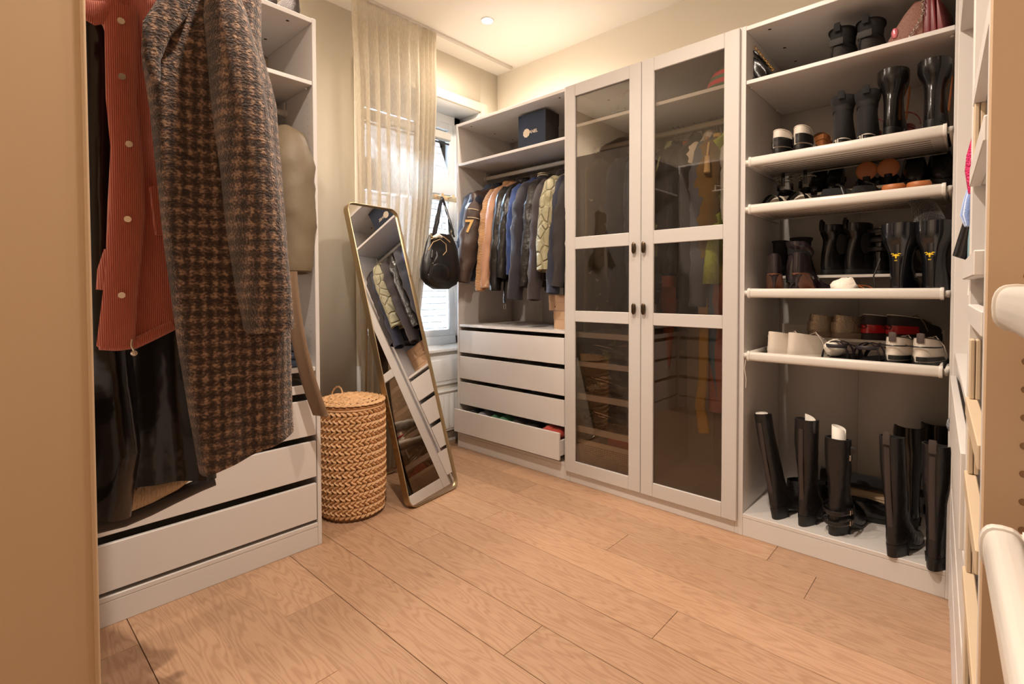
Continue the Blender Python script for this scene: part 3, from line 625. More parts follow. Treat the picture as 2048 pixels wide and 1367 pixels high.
plain('sage_shirt', 'sage shirt at the left end of the right glass door', 'shirt', 1.535, cloth('sage_cloth', (138, 140, 100)), L=.74, seed=22, collar=MATS['sage_cloth'])
plain('lined_jacket', 'black jacket with a hanging orange lining strip behind glass', 'jacket', 1.565, BLACKC, L=.86, seed=23, collar=BLACKC, extra=orange)
plain('snap_jacket', 'black jacket with a pale snap button and rust hem behind glass', 'jacket', 1.592, mat('black_denim', (34, 29, 28), .8), L=.88, seed=24, extra=snap, hem=cloth('rust_cloth', (150, 76, 44)))
plain('hooded_coat', 'black hooded sweatshirt behind the right glass door', 'sweatshirt', 1.655, BLACKC, L=.95, seed=25, hood=BLACKC)
plain('white_hoodie', 'off white hoodie with a long pale edge behind glass', 'hoodie', 1.735, cloth('offwhite_cloth', (206, 194, 176)), L=.9, sw=.17, seed=26, hood=MATS['offwhite_cloth'], th=.02, sl=.35)
plain('grey_cardigan', 'slate grey cardigan left of the ochre jacket behind glass', 'cardigan', 1.782, cloth('slate_cloth', (88, 92, 104)), L=.95, seed=27, sl=.8)
plain('black_coat', 'black coat between the slate and ochre garments behind glass', 'coat', 1.7, BLACKC, L=1.05, seed=28)
plain('ochre_jacket', 'ochre brown jacket with knotted tassels behind glass', 'jacket', 1.803, OLIVE, L=.80, sl=.56, th=.026, seed=29, cuff=OLIVE, extra=lambda g: (MB().tube([(.03, -.25, -.18), (.03, -.27, -.25)], .005, 6).tube([(.03, -.27, -.25), (.03, -.272, -.33)], [.011, .016], 10).build('tassel', cloth('tassel_beige', (206, 172, 120)), g)))
plain('lime_dress', 'bright chartreuse lace dress behind the right glass door', 'dress', 1.838, LIME, L=.87, sw=.20, flare=.35, sleeve=False, seed=30, th=.03)
plain('white_blouse', 'white blouse sleeve peeking beside the chartreuse dress', 'blouse', 1.915, cloth('white_cotton', (222, 220, 216)), L=.62, sl=.50, sr=.05, sw=.15, seed=31)
def strip(name, label, cat, x, pts, m, w, t=.012, hl=None):
    """long narrow cloth hung over the rail: pts = picture measurements taken on the plane of that depth"""
    g = thing(name, label, cat, (x, .28, ROD2), 0, 'clothes behind the glass doors'); P = []
    for (u, v, y) in pts: p = aty(u, v, y); P.append((p.x-x, p.y-.28, p.z-ROD2))
    P = [(P[0][0]*.2, P[0][1]*.3, -.09)]+P; n = len(P); W_ = w if isinstance(w, list) else [w]*n
    MB().tube(P, W_, 20, ref=(0, 1, 0), ry=[t]*n, wr=.12, wf=11, seed=x*9).build('hanging_cloth', m, g); hanger('hanger of the '+label.split(',')[0], (x, .28, ROD2), 0)
strip('rust_skirt', 'rust orange cloth hanging to a point behind the right glass door', 'skirt', 1.655, [(1340, 480, .16), (1338, 600, .14), (1337, 660, .13), (1338, 735, .12)], MATS['rust_cloth'], [.03, .05, .045, .03, .004])
strip('cream_trousers', 'narrow cream trouser leg behind the right glass door', 'trousers', 1.75, [(1386, 380, .15), (1378, 480, .12), (1375, 560, .11), (1368, 625, .1)], cloth('sand_cloth', (190, 160, 128)), [.012, .012, .034, .034, .016])
strip('blue_scarf', 'pale blue scarf tapering to a point behind the glass', 'scarf', 1.88, [(1415, 600, .12), (1420, 660, .10), (1428, 730, .10), (1436, 800, .10)], cloth('powder_blue', (110, 146, 176)), [.02, .04, .034, .018, .004])
strip('mustard_trousers', 'mustard trouser leg hanging lowest behind the right glass door', 'trousers', 1.81, [(1402, 560, .08), (1408, 650, .06), (1406, 760, .055), (1400, 810, .055), (1408, 865, .055)], cloth('mustard_cloth', (196, 160, 84)), [.02, .025, .025, .024, .026, .030])
strip('pink_dress', 'dusty pink dress hanging beside the hinge stile behind glass', 'dress', 1.93, [(1440, 600, .12), (1441, 700, .10), (1439, 825, .10)], cloth('dusty_pink', (186, 128, 118)), [.03, .06, .055, .055])
# ================================================================ LEFT UNIT CLOTHES (rail along y)
KH = mat('khaki_canvas', (112, 97, 76), .6, bump=.35, bscale=14, var=.12, vscale=5)
jacket('khaki_jacket', 'washed khaki canvas jacket behind the checked coat', 'jacket', (.352, -1.475, ROD1+.012), -pi/2+pi+.0, KH, L=.66, sw=.205, sl=.60, sr=.088, th=.10, splay=-.02, seed=40, collar=KH, cuff=KH, hlabel='wooden hanger of the khaki jacket by the panel', wr=.14)
jacket('grey_parka', 'dark parka half hidden between the khaki and checked coats', 'coat', (.352, -1.62, ROD1+.012), pi/2, BLACKC, L=.75, seed=41, sl=.5)
tp = thing('trouser_leg', 'brown trousers hanging down past the drawers beside the panel', 'trousers', (.70, -1.465, 1.275))
m = MB(); R = []
for j in range(15):
    t = j/14; z = -.04-.62*t; w = lerp(.030, .052, t); cx = lerp(-.01, .04, t); cy = lerp(-.06, .045, t*t); n = 26
    R.append([(cx+w*cos(2*pi*i/n)*.8, cy+.016*(1+.35*sin(6*pi*i/n+t*3))*sin(2*pi*i/n)+.012*cos(2*pi*i/n), z) for i in range(n)])
m.rings(R); m.build('trouser_leg_cloth', TAUPE, tp)
for k in range(2): MB().tube([tuple(Vector(R[-1][i])*1.0+Vector((0, 0, .004+.006*k))) for i in range(26)], .0012, 5, closed=True).build('hem_stitch', mat('stitch', (170, 140, 106), .8), tp)
jn = thing('folded_jeans', 'blue jeans folded on the shelf above the drawers', 'jeans', (.50, -1.52, .811))
for k in range(4): m = MB().box(-.10, .09, -.13, .10, .002+k*.036, .034+k*.036); m.build('fold', DENIM, jn, .015)
# ================================================================ LONG COATS (plane across x, rail at z 2.03)
def pl(pts): return pts
def slab(rows, th, n=56, fold=.012, kf=9, seed=0, edge=.6, x0=0.0):
    """rows: (z, y_left, y_right[, x shift]) -> closed body of real thickness with vertical folds, broad side to +x"""
    zs = [r[0] for r in rows]; R = []; m = max(18, int(abs(zs[0]-zs[-1])/.03))
    for j in range(m+1):
        z = lerp(zs[0], zs[-1], j/m)
        for a, b in zip(rows, rows[1:]):
            if (z <= a[0]+1e-6 and z >= b[0]-1e-6): t = (a[0]-z)/(a[0]-b[0]+1e-9); break
        yl, yr = lerp(a[1], b[1], t), lerp(a[2], b[2], t); cy, hy = (yl+yr)/2, (yr-yl)/2; ring = []
        zb = lerp(a[3] if len(a) > 3 else 0, b[3] if len(b) > 3 else 0, t)
        for i in range(n):
            q = 2*pi*i/n; c, s = cos(q), sin(q); y = hy*math.copysign(abs(s)**.85, s)
            x = th*math.copysign(abs(c)**edge, c)
            f = fold*(sin(y/hy*kf*.5+seed+z*1.5)+.5*sin(y/hy*kf+seed*2-z*2.2))*(abs(c)**.3)+.006*noise.noise(Vector((y*9, z*7, seed)))
            ring.append((x0+x+f, cy+y, z+zb*(y/hy+1)/2))
        R.append(ring)
    return R
def check_mat():
    m = mat('brown_check_wool', (70, 50, 38), .95, sheen=.25); N, L, b = nodes(m)
    tc = N.new('ShaderNodeTexCoord'); n0 = N.new('ShaderNodeTexNoise'); n0.inputs['Scale'].default_value = 110; n0.inputs['Detail'].default_value = 2
    ad = N.new('ShaderNodeVectorMath'); ad.operation = 'MULTIPLY_ADD'; ad.inputs[1].default_value = (.008, .008, .008); L.new(tc.outputs['Object'], n0.inputs['Vector']); L.new(n0.outputs['Color'], ad.inputs[0]); L.new(tc.outputs['Object'], ad.inputs[2])
    sp = N.new('ShaderNodeSeparateXYZ'); L.new(ad.outputs[0], sp.inputs[0]); outs = []
    for k, fq in ((1, 2*pi/.0205), (2, 2*pi/.0245)):
        mu = N.new('ShaderNodeMath'); mu.operation = 'MULTIPLY'; mu.inputs[1].default_value = fq; si = N.new('ShaderNodeMath'); si.operation = 'SINE'; L.new(sp.outputs[k], mu.inputs[0]); L.new(mu.outputs[0], si.inputs[0]); outs.append(si)
    a = N.new('ShaderNodeMath'); a.operation = 'ADD'; L.new(outs[0].outputs[0], a.inputs[0]); L.new(outs[1].outputs[0], a.inputs[1])
    n = N.new('ShaderNodeTexNoise'); n.inputs['Scale'].default_value = 240; n.inputs['Detail'].default_value = 3; mp = N.new('ShaderNodeMapping'); mp.inputs['Scale'].default_value = (1, .6, 1); L.new(tc.outputs['Object'], mp.inputs[0]); L.new(mp.outputs[0], n.inputs['Vector'])
    ma = N.new('ShaderNodeMath'); ma.operation = 'MULTIPLY_ADD'; ma.inputs[1].default_value = 11; L.new(n.outputs[0], ma.inputs[0]); L.new(a.outputs[0], ma.inputs[2])
    r = N.new('ShaderNodeValToRGB'); mr = N.new('ShaderNodeMapRange'); mr.inputs[1].default_value = 2.8; mr.inputs[2].default_value = 9.0; L.new(ma.outputs[0], mr.inputs[0]); L.new(mr.outputs[0], r.inputs[0])
    e = r.color_ramp.elements; e[0].position = .15; e[0].color = (*lin((44, 31, 24)), 1); e[1].position = .9; e[1].color = (*lin((160, 128, 102)), 1); k = e.new(.5); k.color = (*lin((84, 62, 50)), 1)
    L.new(r.outputs[0], b.inputs['Base Color']); bp = N.new('ShaderNodeBump'); bp.inputs['Strength'].default_value = 1; bp.inputs['Distance'].default_value = .006; L.new(n.outputs[0], bp.inputs['Height']); L.new(bp.outputs[0], b.inputs['Normal']); return m
CHECK = check_mat()
# checked coat
XP = 1.60
def P_(u, v, x=XP): p = atx(u, v, x); return p
kc = thing('checked_coat', 'long brown houndstooth wool coat hanging in front at left', 'coat', (XP, -2.12, 1.95))
def loc(rows, x=XP, oy=-2.12, oz=1.95):
    R = []
    for (u0, v0, u1, v1) in rows:
        a, b = P_(u0, v0, x), P_(u1, v1, x); R.append((a.z-oz, a.y-oy, b.y-oy, b.z-a.z))
    return R
top = [(1.945-1.95, -2.175+2.12, -2.075+2.12), (1.90-1.95, -2.20+2.12, -2.05+2.12)]
rows = top+loc([(330, 0, 520, 0), (283, 100, 520, 100), (300, 210, 550, 210), (312, 330, 560, 330), (330, 500, 572, 500), (358, 700, 578, 700), (380, 830, 580, 800), (401, 948, 581, 855)])
MB().rings(slab(rows, .05, 72, .007, 8, 1)).build('coat_front', CHECK, kc)
sp_ = []; sr_ = []
for (u0, u1, v) in ((395, 470, -50), (388, 497, 20), (390, 524, 110), (400, 545, 220), (415, 563, 340), (430, 576, 460), (448, 584, 570), (468, 590, 650), (470, 591, 662)):
    a, b = P_(u0, v, XP+.05), P_(u1, v, XP+.05); sp_.append(((.07), (a.y+b.y)/2+2.12, a.z-1.95)); sr_.append(abs(b.y-a.y)/2)
m = MB().tube(sp_, sr_, 28, ref=(0, 1, 0), ry=[r*.72 for r in sr_], wr=.1, wf=7, seed=4, hollow=.03).build('sleeve', CHECK, kc)
cp = [P_(u, v, XP+.045) for u, v in ((352, -30), (330, 10), (300, 55), (288, 110), (296, 160))]
MB().tube([(.045, p.y+2.12+.012, p.z-1.95) for p in cp], [.022, .026, .024, .016, .008], 12, ref=(1, 0, 0), ry=[.012]*5, wr=.2).build('lapel', CHECK, kc)
fz = MB(); rnd = random.Random(3)
hair = []
for o in [c for c in kc.children if c.name.startswith(('coat_front', 'sleeve'))]:
    vs = o.data.vertices
    for k in range(2600 if 'coat' in o.name else 2200):
        p = o.data.polygons[rnd.randrange(len(o.data.polygons))]; a = [vs[i].co for i in p.vertices]; 
        if len(a) < 3: continue
        w = [rnd.random() for _ in a]; s_ = sum(w); c = sum((a[i]*w[i] for i in range(len(a))), Vector())/s_; nrm = p.normal
        if len(a) > 4 or nrm.x < -.3: continue
        d = (nrm+Vector((rnd.uniform(-.8, .8), rnd.uniform(-.8, .8), rnd.uniform(-.8, .8)))).normalized()*rnd.uniform(.003, .007); t = Vector((rnd.uniform(-1, 1), rnd.uniform(-1, 1), rnd.uniform(-1, 1))).normalized()*.0004
        k0 = len(fz.v); fz.v += [tuple(c-t), tuple(c+t), tuple(c+d)]; fz.f.append((k0, k0+1, k0+2))
tag(fz.build('wool_fuzz', cloth('fuzz_brown', (150, 114, 88), bump=0), kc, 0), kind='stuff')
hanger('wooden hanger of the checked coat out front', (XP, -2.14, 2.043), 0)
# coral cord jacket
def cord_mat():
    m = mat('coral_corduroy', (200, 100, 80), .85, sheen=.3); N, L, b = nodes(m); tc = N.new('ShaderNodeTexCoord'); sp = N.new('ShaderNodeSeparateXYZ'); mu = N.new('ShaderNodeMath'); mu.operation = 'MULTIPLY'; mu.inputs[1].default_value = 2*pi/.0034; si = N.new('ShaderNodeMath'); si.operation = 'SINE'
    L.new(tc.outputs['Object'], sp.inputs[0]); L.new(sp.outputs[1], mu.inputs[0]); L.new(mu.outputs[0], si.inputs[0]); bp = N.new('ShaderNodeBump'); bp.inputs['Strength'].default_value = .7; bp.inputs['Distance'].default_value = .0015; L.new(si.outputs[0], bp.inputs['Height']); L.new(bp.outputs[0], b.inputs['Normal'])
    r = N.new('ShaderNodeMixRGB'); r.inputs[1].default_value = (*lin((186, 88, 66)), 1); r.inputs[2].default_value = (*lin((214, 118, 94)), 1); mr = N.new('ShaderNodeMapRange'); mr.inputs[1].default_value = -1; L.new(si.outputs[0], mr.inputs[0]); L.new(mr.outputs[0], r.inputs[0]); L.new(r.outputs[0], b.inputs['Base Color']); return m
CORD = cord_mat(); XC = 1.46
cj = thing('corduroy_jacket', 'coral pink corduroy jacket with pale snap buttons, open over black leather', 'jacket', (XC, -2.15, 1.95))
def locc(rows): return loc(rows, XC, -2.15, 1.95)
rows = [(-.02, -.06, .03), (-.05, -.12, .06)]+locc([(150, -40, 420, -40), (214, 60, 400, 60), (226, 110, 400, 110), (222, 300, 400, 300), (216, 420, 400, 420), (212, 540, 410, 540), (206, 640, 410, 600), (196, 694, 412, 628)])
MB().rings(slab(rows, .03, 64, .006, 7, 2)).build('jacket_body', CORD, cj)
def cpath(pts, dx): 
    r = []
    for (u, v) in pts: p = P_(u, v, XC+dx); r.append((dx, p.y+2.15, p.z-1.95))
    return r
pk = MB(); pts = cpath([(243, 10), (244, 100), (243, 200), (254, 300), (256, 420), (248, 520), (240, 600), (232, 692)], .044)
pk.tube(pts, [.028, .028, .026, .028, .030, .030, .030, .032], 16, ref=(1, 0, 0), ry=[.009]*8, wr=.06, seed=2); pk.build('button_placket', CORD, cj)
for (u, v) in ((242, 42), (244, 153), (258, 288), (255, 438), (243, 590)):
    p = cpath([(u, v)], .055)[0]; b = MB(); b.cyl((p[0]-.002, p[1], p[2]), (p[0]+.002, p[1], p[2]), .0065, 16); b.build('snap_button', mat('pearl_snap', (226, 214, 196), .25, .6), cj)
p = cpath([(300, 372), (338, 372), (340, 470), (312, 470)], .042)
m = MB(); m.rings([[(dx, a[1], a[2]) for a in p] for dx in (.02, .044)]); m.build('pocket', CORD, cj, .003)
m = MB(); m.tube(cpath([(150, 8), (185, 26), (222, 22), (240, 0)], .04), [.02, .024, .020, .01], 12, ref=(1, 0, 0), ry=[.01]*4); m.build('collar', CORD, cj)
m = MB(); m.tube(cpath([(200, 688), (235, 690), (270, 686), (300, 672), (345, 650)], .035), [.012]*5, 10, ref=(1, 0, 0), ry=[.012]*5); m.build('hem_band', CORD, cj)
m = MB(); m.tube(cpath([(264, 678), (262, 690), (268, 702)], .05), .002, 6); m.ell(cpath([(268, 706)], .05)[0], .005, .0065, .006); m.build('drawcord_toggle', mat('pearl_snap', (0, 0, 0)), cj)
m = MB(); m.tube(cpath([(222, 500), (216, 540), (212, 580)], -.01), [.012, .018, .017], 12, ref=(0, 1, 0)); m.build('sleeve', CORD, cj)
hanger('wooden hanger of the coral corduroy jacket', (XC, -2.14, 2.043), 0)
# black leather coat
XB = 1.30
PATENT = mat('patent_leather', (16, 13, 12), .18, bump=.5, bscale=9, spec=.5)
bc = thing('leather_trench', 'long glossy black leather coat behind the coral jacket', 'coat', (XB, -2.17, 1.95))
def locb(rows): return loc(rows, XB, -2.17, 1.95)
rows = [(-.02, -.06, .03), (-.05, -.14, .06)]+locb([(130, -40, 380, -40), (120, 100, 390, 100), (120, 400, 395, 400), (120, 640, 400, 640), (120, 800, 415, 800), (120, 900, 425, 890), (120, 975, 430, 950)])
MB().rings(slab(rows, .045, 72, .013, 10, 5)).build('coat_body', PATENT, bc)
m = MB(); m.tube(loc_ if 0 else [(.06, atx(u, v, XB+.06).y+2.17, atx(u, v, XB+.06).z-1.95) for u, v in ((190, 60), (195, 200), (200, 400), (205, 600), (215, 760), (225, 900), (222, 985), (215, 1030))], [.05, .06, .06, .058, .06, .066, .064, .05], 20, ref=(0, 1, 0), ry=[.045]*8, wr=.35, wf=9, seed=8, hollow=.03); m.build('sleeve', PATENT, bc)
hanger('wooden hanger of the long leather coat', (XB, -2.16, 2.043), 0)
XF = 1.18
fu = thing('fur_trimmed_coat', 'black coat hem with a pale fluffy trim showing lowest', 'coat', (XF, -2.17, 1.95))
rows = [(-.02, -.06, .03), (-.05, -.14, .06)]+loc([(120, -40, 370, -40), (120, 500, 380, 500), (120, 900, 400, 880), (120, 1025, 420, 905)], XF, -2.17, 1.95)
MB().rings(slab(rows, .04, 56, .008, 8, 9)).build('coat_body', BLACKC, fu)
def hp(pts, x, dx): return [(dx, atx(u, v, x+dx).y+2.17, atx(u, v, x+dx).z-1.95) for u, v in pts]
MB().tube(hp([(150, 1058), (200, 1050), (250, 1036), (300, 1016), (350, 992), (400, 970), (428, 958)], XF, .075), [.02]*7, 12, ref=(1, 0, 0), ry=[.012]*7, wr=.2).build('hem_band', mat('satin_black', (30, 26, 27), .4, bump=.4, bscale=16), fu)
FUR = mat('pale_fur', (206, 180, 148), .95, bump=1, bscale=90, stretch=(1, 3, .6))
MB().tube(hp([(150, 1028), (200, 1024), (250, 1004), (300, 988), (350, 966), (385, 950)], XF, .075), [.022, .024, .028, .026, .020, .006], 18, ref=(1, 0, 0), ry=[.014]*6, wr=.35, wf=22).build('fluffy_trim', FUR, fu)
hanger('wooden hanger of the fur trimmed coat', (XF, -2.16, 2.043), 0)
# ================================================================ FOOTWEAR
def shoe(name, label, pos, rz=0, L=.26, W=.092, t=.016, hh=0, h=.085, shaft=None, um=None, so=None, lm=None, heel=None, tab=None, tabm=None, laces=None, patch=None, rim=None, lean=(0, 0), group=None, cat='shoe', toe=0, collar=None, sw=None, flat=1.0, extra=None, wr=.03, seed=0, heelrim=None, text_=None):
    um = um or LEATH; so = so or RUBBER; lm = lm or INNER
    g = thing(name, label, cat, pos, 0, group, rot=(lean[0], lean[1], rz)); w = W/2; n = 28
    def lift(y): return hh*(1-sm(.24*L, .66*L, y))
    def ring(y0, y1, ww, z0, z1, asym=.25, lf=True, ws=0):
        R = []
        for i in range(n):
            q = 2*pi*i/n; c, s = cos(q), sin(q); y = (y0+y1)/2+(y1-y0)/2*s
            x = ww*math.copysign(abs(c)**.82, c)*(1-asym*(1-(s+1)/2)*.9)
            if toe: x *= (1-toe*sm(.5, 1, s))
            k = 1+ws*noise.noise(Vector((seed+c*1.3, s*1.3, z0*28)))
            R.append((x*k, y*1.0 if not ws else (y0+y1)/2+(y-(y0+y1)/2)*k, lerp(z0, z1, (s+1)/2)+(lift(y) if lf else 0)))
        return R
    if shaft:
        H = shaft; sy0, sy1, sx = sw or (-.002, .115, .046)
        R = [ring(0, L, w, t, t), ring(-.004, L+.003, w*1.03, t+.018, t+.014), ring(-.002, L*.95, w*.98, t+.045, t+.032), ring(0, L*.74, w*.84, t+.075, t+.052, .12), ring(.006, L*.52, w*.74, t+.105, t+.088, .05)]
        zz = t+.13; 
        for j in range(9):
            u = j/8; z = lerp(zz, H, u); b = sm(0, .7, u)
            R.append(ring(lerp(.010, sy0, b), lerp(L*.44, sy1, b), lerp(w*.74, sx, b), z+.0, z+(0 if u < 1 else -.006), 0, True, wr*(1-.6*u)))
        colr = R[-1]; cz = H
    else:
        R = [ring(0, L, w, t, t), ring(-.003, L+.002, w*1.03, t+.018, t+.014), ring(0, L*.96, w*.97, t+.036, t+.030*flat), ring(.002, L*.80, w*.84, h*.74, t+.042*flat, .12), ring(.005, L*.62, w*.70, h, max(t+.045, h*.82)*flat, .05)]
        colr = R[-1]
    cx = sum(p[1] for p in colr)/n; cc = [(p[0]*.88, cx+(p[1]-cx)*.9, p[2]+.0005) for p in colr]; dd = [(p[0]*.80, cx+(p[1]-cx)*.84, max(t+hh*.5+.01, p[2]-(.06 if shaft else h*.5))) for p in colr]
    MB().rings(R, (1, 0)).build('shoe_upper', um, g)
    MB().rings([colr, cc, dd], (0, 1)).build('lining', lm, g)
    if hh > 0:
        s = MB(); A = ring(-.002, L+.003, w*1.04, 0, 0); B = ring(-.002, L+.003, w*1.04, t, t); s.rings([[(p[0], p[1], p[2]) for p in A], B]); s.build('sole', so, g)
        hb = MB(); d = .26*L if heel != 'pin' else .06
        if heel == 'pin': hb.rings([[(rr*cos(2*pi*i/12), yy+rr*sin(2*pi*i/12), z) for i in range(12)] for rr, yy, z in ((.005, .012, 0), (.005, .014, hh*.5), (.012, .022, hh*.85), (.024, .03, hh+t*.6))])
        else:
            def hr(z, k): return [(p[0]*k, min(p[1], d), z) for p in ring(-.002, L, w*1.0, z, z, .25, False)]
            hb.rings([hr(0, .92), hr(hh, 1.0), hr(hh+t*.5, 1.0)])
        hb.build('heel', so if heel != 'pin' else um, g, .001)
    else:
        MB().rings([ring(-.003, L+.004, w*1.06, 0, 0), ring(-.005, L+.006, w*1.10, t*.4, t*.4), ring(-.004, L+.004, w*1.06, t, t)]).build('sole', so, g)
    top = colr; iy = min(range(n), key=lambda i: top[i][1]); pb = top[iy]
    if tab:
        m = MB(); m.tube([(0, pb[1]-.004, pb[2]-tab*.9), (0, pb[1]-.005, pb[2]), (0, pb[1]-.001, pb[2]+tab*.7), (0, pb[1]+.008, pb[2]+tab*.4), (0, pb[1]+.008, pb[2]-tab*.4)], [.003]*5, 8, ref=(1, 0, 0), ry=[.012]*5); m.build('pull_tab', tabm or um, g)
    if laces:
        m = MB()
        for k in range(5):
            u = k/4; y = lerp(L*.52, L*.74, u); z = lerp(h*.90, t+.052, u)*flat+lift(y)*.5; m.tube([(-w*.5, y, z-.004), (0, y+.004, z+.006), (w*.5, y, z-.004)], .0028, 6)
        m.tube([(0, L*.5, h*.93), (.02, L*.47, h*1.0), (.045, L*.5, h*.7), (.05, L*.55, h*.4)], .002, 5); m.build('laces', laces, g)
    if patch:
        hgt = patch[1]; P = ring(-.006, L*.8, w*1.05, t+.004, t+.004, .25); Q = ring(-.005, L*.78, w*.99, t+hgt, t+hgt*.7, .2)
        idx = [i for i in range(n) if P[i][1] < L*patch[2]]; idx.sort(key=lambda i: (i+n//4+1) % n)
        m = MB(); m.rings([[P[i] for i in idx], [(Q[i][0], Q[i][1]-.001, Q[i][2]) for i in idx]], (0, 0), closed=False); m.build('heel_counter', patch[0], g)
    if heelrim:
        A = ring(-.006, L, w*1.02, .004, .004, .25, False); idx = sorted([i for i in range(n) if A[i][1] < L*.2], key=lambda i: (i+n//4+1) % n)
        MB().tube([(A[idx[0]][0], A[idx[0]][1], .006)]+[(A[i][0]*.96, A[i][1]-.001, t+hh*.9+.004) for i in idx]+[(A[idx[-1]][0], A[idx[-1]][1], .006)], .0022, 6).build('heel_rim', heelrim, g)
    if rim: MB().tube([(p[0]*1.0, p[1], p[2]+.001) for p in top], .0022, 6, closed=True).build('collar_rim', rim, g)
    if text_: text('heel_text', text_[0], text_[1], text_[3], g, (0, pb[1]-text_[4], text_[2]), (pi/2, 0, 0), .0012)
    if extra: extra(g, top)
    return g
def sandal(name, label, pos, rz=0, L=.26, W=.095, hh=.0, t=.014, sole=None, strap=None, insole=None, straps=((.25, .10, .014), (.62, .05, .02)), group=None, cat='sandal', heel=None, back=True, extra=None):
    g = thing(name, label, cat, pos, rz, group); w = W/2; n = 24
    def lift(y): return hh*(1-sm(.24*L, .66*L, y))
    def ring(k, z): return [(w*k*cos(2*pi*i/n)*(1-.22*(1-(sin(2*pi*i/n)+1)/2)), L/2+L/2*k*sin(2*pi*i/n), z+lift(L/2+L/2*sin(2*pi*i/n))) for i in range(n)]
    MB().rings([ring(1, 0), ring(1.02, t)]).build('sole', sole or RUBBER, g); MB().rings([ring(.97, t), ring(.94, t+.004)]).build('insole', insole or sole or RUBBER, g)
    if hh: MB().rings([[(x, min(y, L*.22), z if z == 0 else hh*.98) for x, y, _ in ring(k, 0)] for k, z in ((.85, 0), (.95, 1))]).build('heel', heel or sole or RUBBER, g)
    for (yy, hgt, wd) in straps:
        y = yy*L; P = [(w*1.0*cos(pi-pi*i/10), y+.012*sin(pi*i/10), t+lift(y)+hgt*sin(pi*i/10)) for i in range(11)]
        MB().tube(P, [.0022]*11, 8, ref=(0, 1, 0), ry=[wd]*11).build('strap', strap or LEATH, g)
    if back: MB().tube([(w*.78*cos(a), L*.16+L*.16*sin(a), t+hh+.055) for a in [radians(d) for d in range(180, 361, 20)]], [.0022]*10, 8, ref=(0, 0, 1), ry=[.008]*10).build('heel_strap', strap or LEATH, g)
    if extra: extra(g)
    return g
def crumple(name, label, pos, r, m=None, cat='tissue paper', squash=.7, seed=0, group=None):
    b = MB(); b.ell((0, 0, r[2]*.9), r[0], r[1], r[2], 22, 14); b.v = [tuple(Vector(v)*(1+.16*noise.noise(Vector(v)*38+Vector((seed, 0, 0)))+.08*noise.noise(Vector(v)*90))) for v in b.v]
    o = b.build(name, m or TISSUE, None); o.location = pos; o.rotation_euler = (0, 0, seed); return tag(o, label, cat, group)
def paperroll(name, label, pos, r, z0, z1, lean=(0, 0), cut=.03, cat='paper'):
    m = MB(); R = []; n = 30
    for z in (z0, lerp(z0, z1, .5), z1): R.append([(r*(1-.18*i/n)*cos(2.6*pi*i/n), r*(1-.18*i/n)*sin(2.6*pi*i/n), z+(cut*sin(1.3*pi*i/n) if z == z1 else 0)) for i in range(n+1)])
    m.rings(R, (0, 0), closed=False); o = m.build(name, PAPER, None); o.modifiers.new('t', 'SOLIDIFY').thickness = .0012; o.location = pos; o.rotation_euler = (lean[0], lean[1], 0); return tag(o, label, cat)
WSN = mat('white_sneaker', (214, 202, 188), .55, bump=.08, bscale=60); GREIGE = mat('greige_mesh', (150, 132, 112), .7, bump=.3, bscale=300)
SILV = mat('silver_mesh', (168, 150, 128), .35, .6, bump=.3, bscale=120); REDG = mat('glossy_red', (196, 26, 30), .18, coat=.5); DARKM = mat('dark_mesh', (62, 52, 48), .7, bump=.3, bscale=200)
WOODC = mat('cork_wood', (176, 110, 60), .6, bump=.3, bscale=80, var=.25, vscale=60); WHT = mat('white_rubber', (222, 214, 202), .5); PINKM = mat('pink_metallic', (196, 122, 120), .22, .8)
zt, z1, z2, z3, z4, zb = 2.112, ZR[0]-.010, ZR[1]-.010, ZR[2]-.010, ZR[3]-.010, .103
def at3(u, v, y): return aty(u, v, y).x
TR = .084
# top shelf
TAG = mat('embossed_grey', (84, 76, 72), .6)
def uggx(g, top): MB().box(-.026, .026, -.012, -.008, .075, .103).build('heel_badge', mat('badge_black', (36, 32, 31), .7), g, .002)
for u, w_, lb in ((1671, 0, 'left'), (1727, .02, 'right')):
    shoe('ankle_boot', 'black suede sneaker boot with heel badge on the top shelf, %s of the two' % lb, (at3(u, 110, .085)+.005, .085, zt), -.12, L=.27, W=.104, t=.026, shaft=.155, sw=(.0, .15, .052), um=SUEDE, tab=.022, tabm=SUEDE, cat='boot', group='sneaker boots on the top shelf', patch=(mat('ribbed_black', (40, 36, 34), .8, bump=.6, bscale=200, stretch=(.1, .1, 1)), .045, .5), text_=('UGG', .016, .089, TAG, -.014+.002), extra=uggx)
cl = thing('flap_bag', 'black quilted flap bag with gold chain leaning in the left corner of the top shelf', 'handbag', (2.045, .10, zt), rot=(0, radians(-32), 0))
m = MB(); R = []
for y in (0, .01, .19, .20):
    k = .85 if y in (0, .20) else 1; R.append([(.036+.030*k*cos(q)*(1 if sin(q) < .2 else .8), y, .078+.078*k*sin(q)) for q in [2*pi*i/20 for i in range(20)]])
m.rings(R); m.build('bag_body', LEATHS, cl)
m = MB(); m.rings([[(x, y, z) for x, z in ((-.006, .015), (-.008, .10), (.004, .155), (.040, .172), (.070, .155), (.074, .12), (.068, .12), (.062, .150), (.038, .164), (.008, .148), (.0, .1), (.002, .015))] for y in (-.006, .206)]); m.build('flap', LEATHS, cl, .001)
for k in range(15): m = MB(); a = k*1.57; m.tube([(.080+.005*cos(q)*abs(cos(a)), -.002+.005*cos(q)*abs(sin(a)), .165-k*.0105+.006*sin(q)) for q in [2*pi*i/10 for i in range(10)]], .0014, 5, closed=True); m.build('chain_link', GOLD, cl)
rb = thing('monogram_bag', 'patterned burgundy shoulder bag with silver chain at the right of the top shelf', 'handbag', (2.615, .10, zt), -.15)
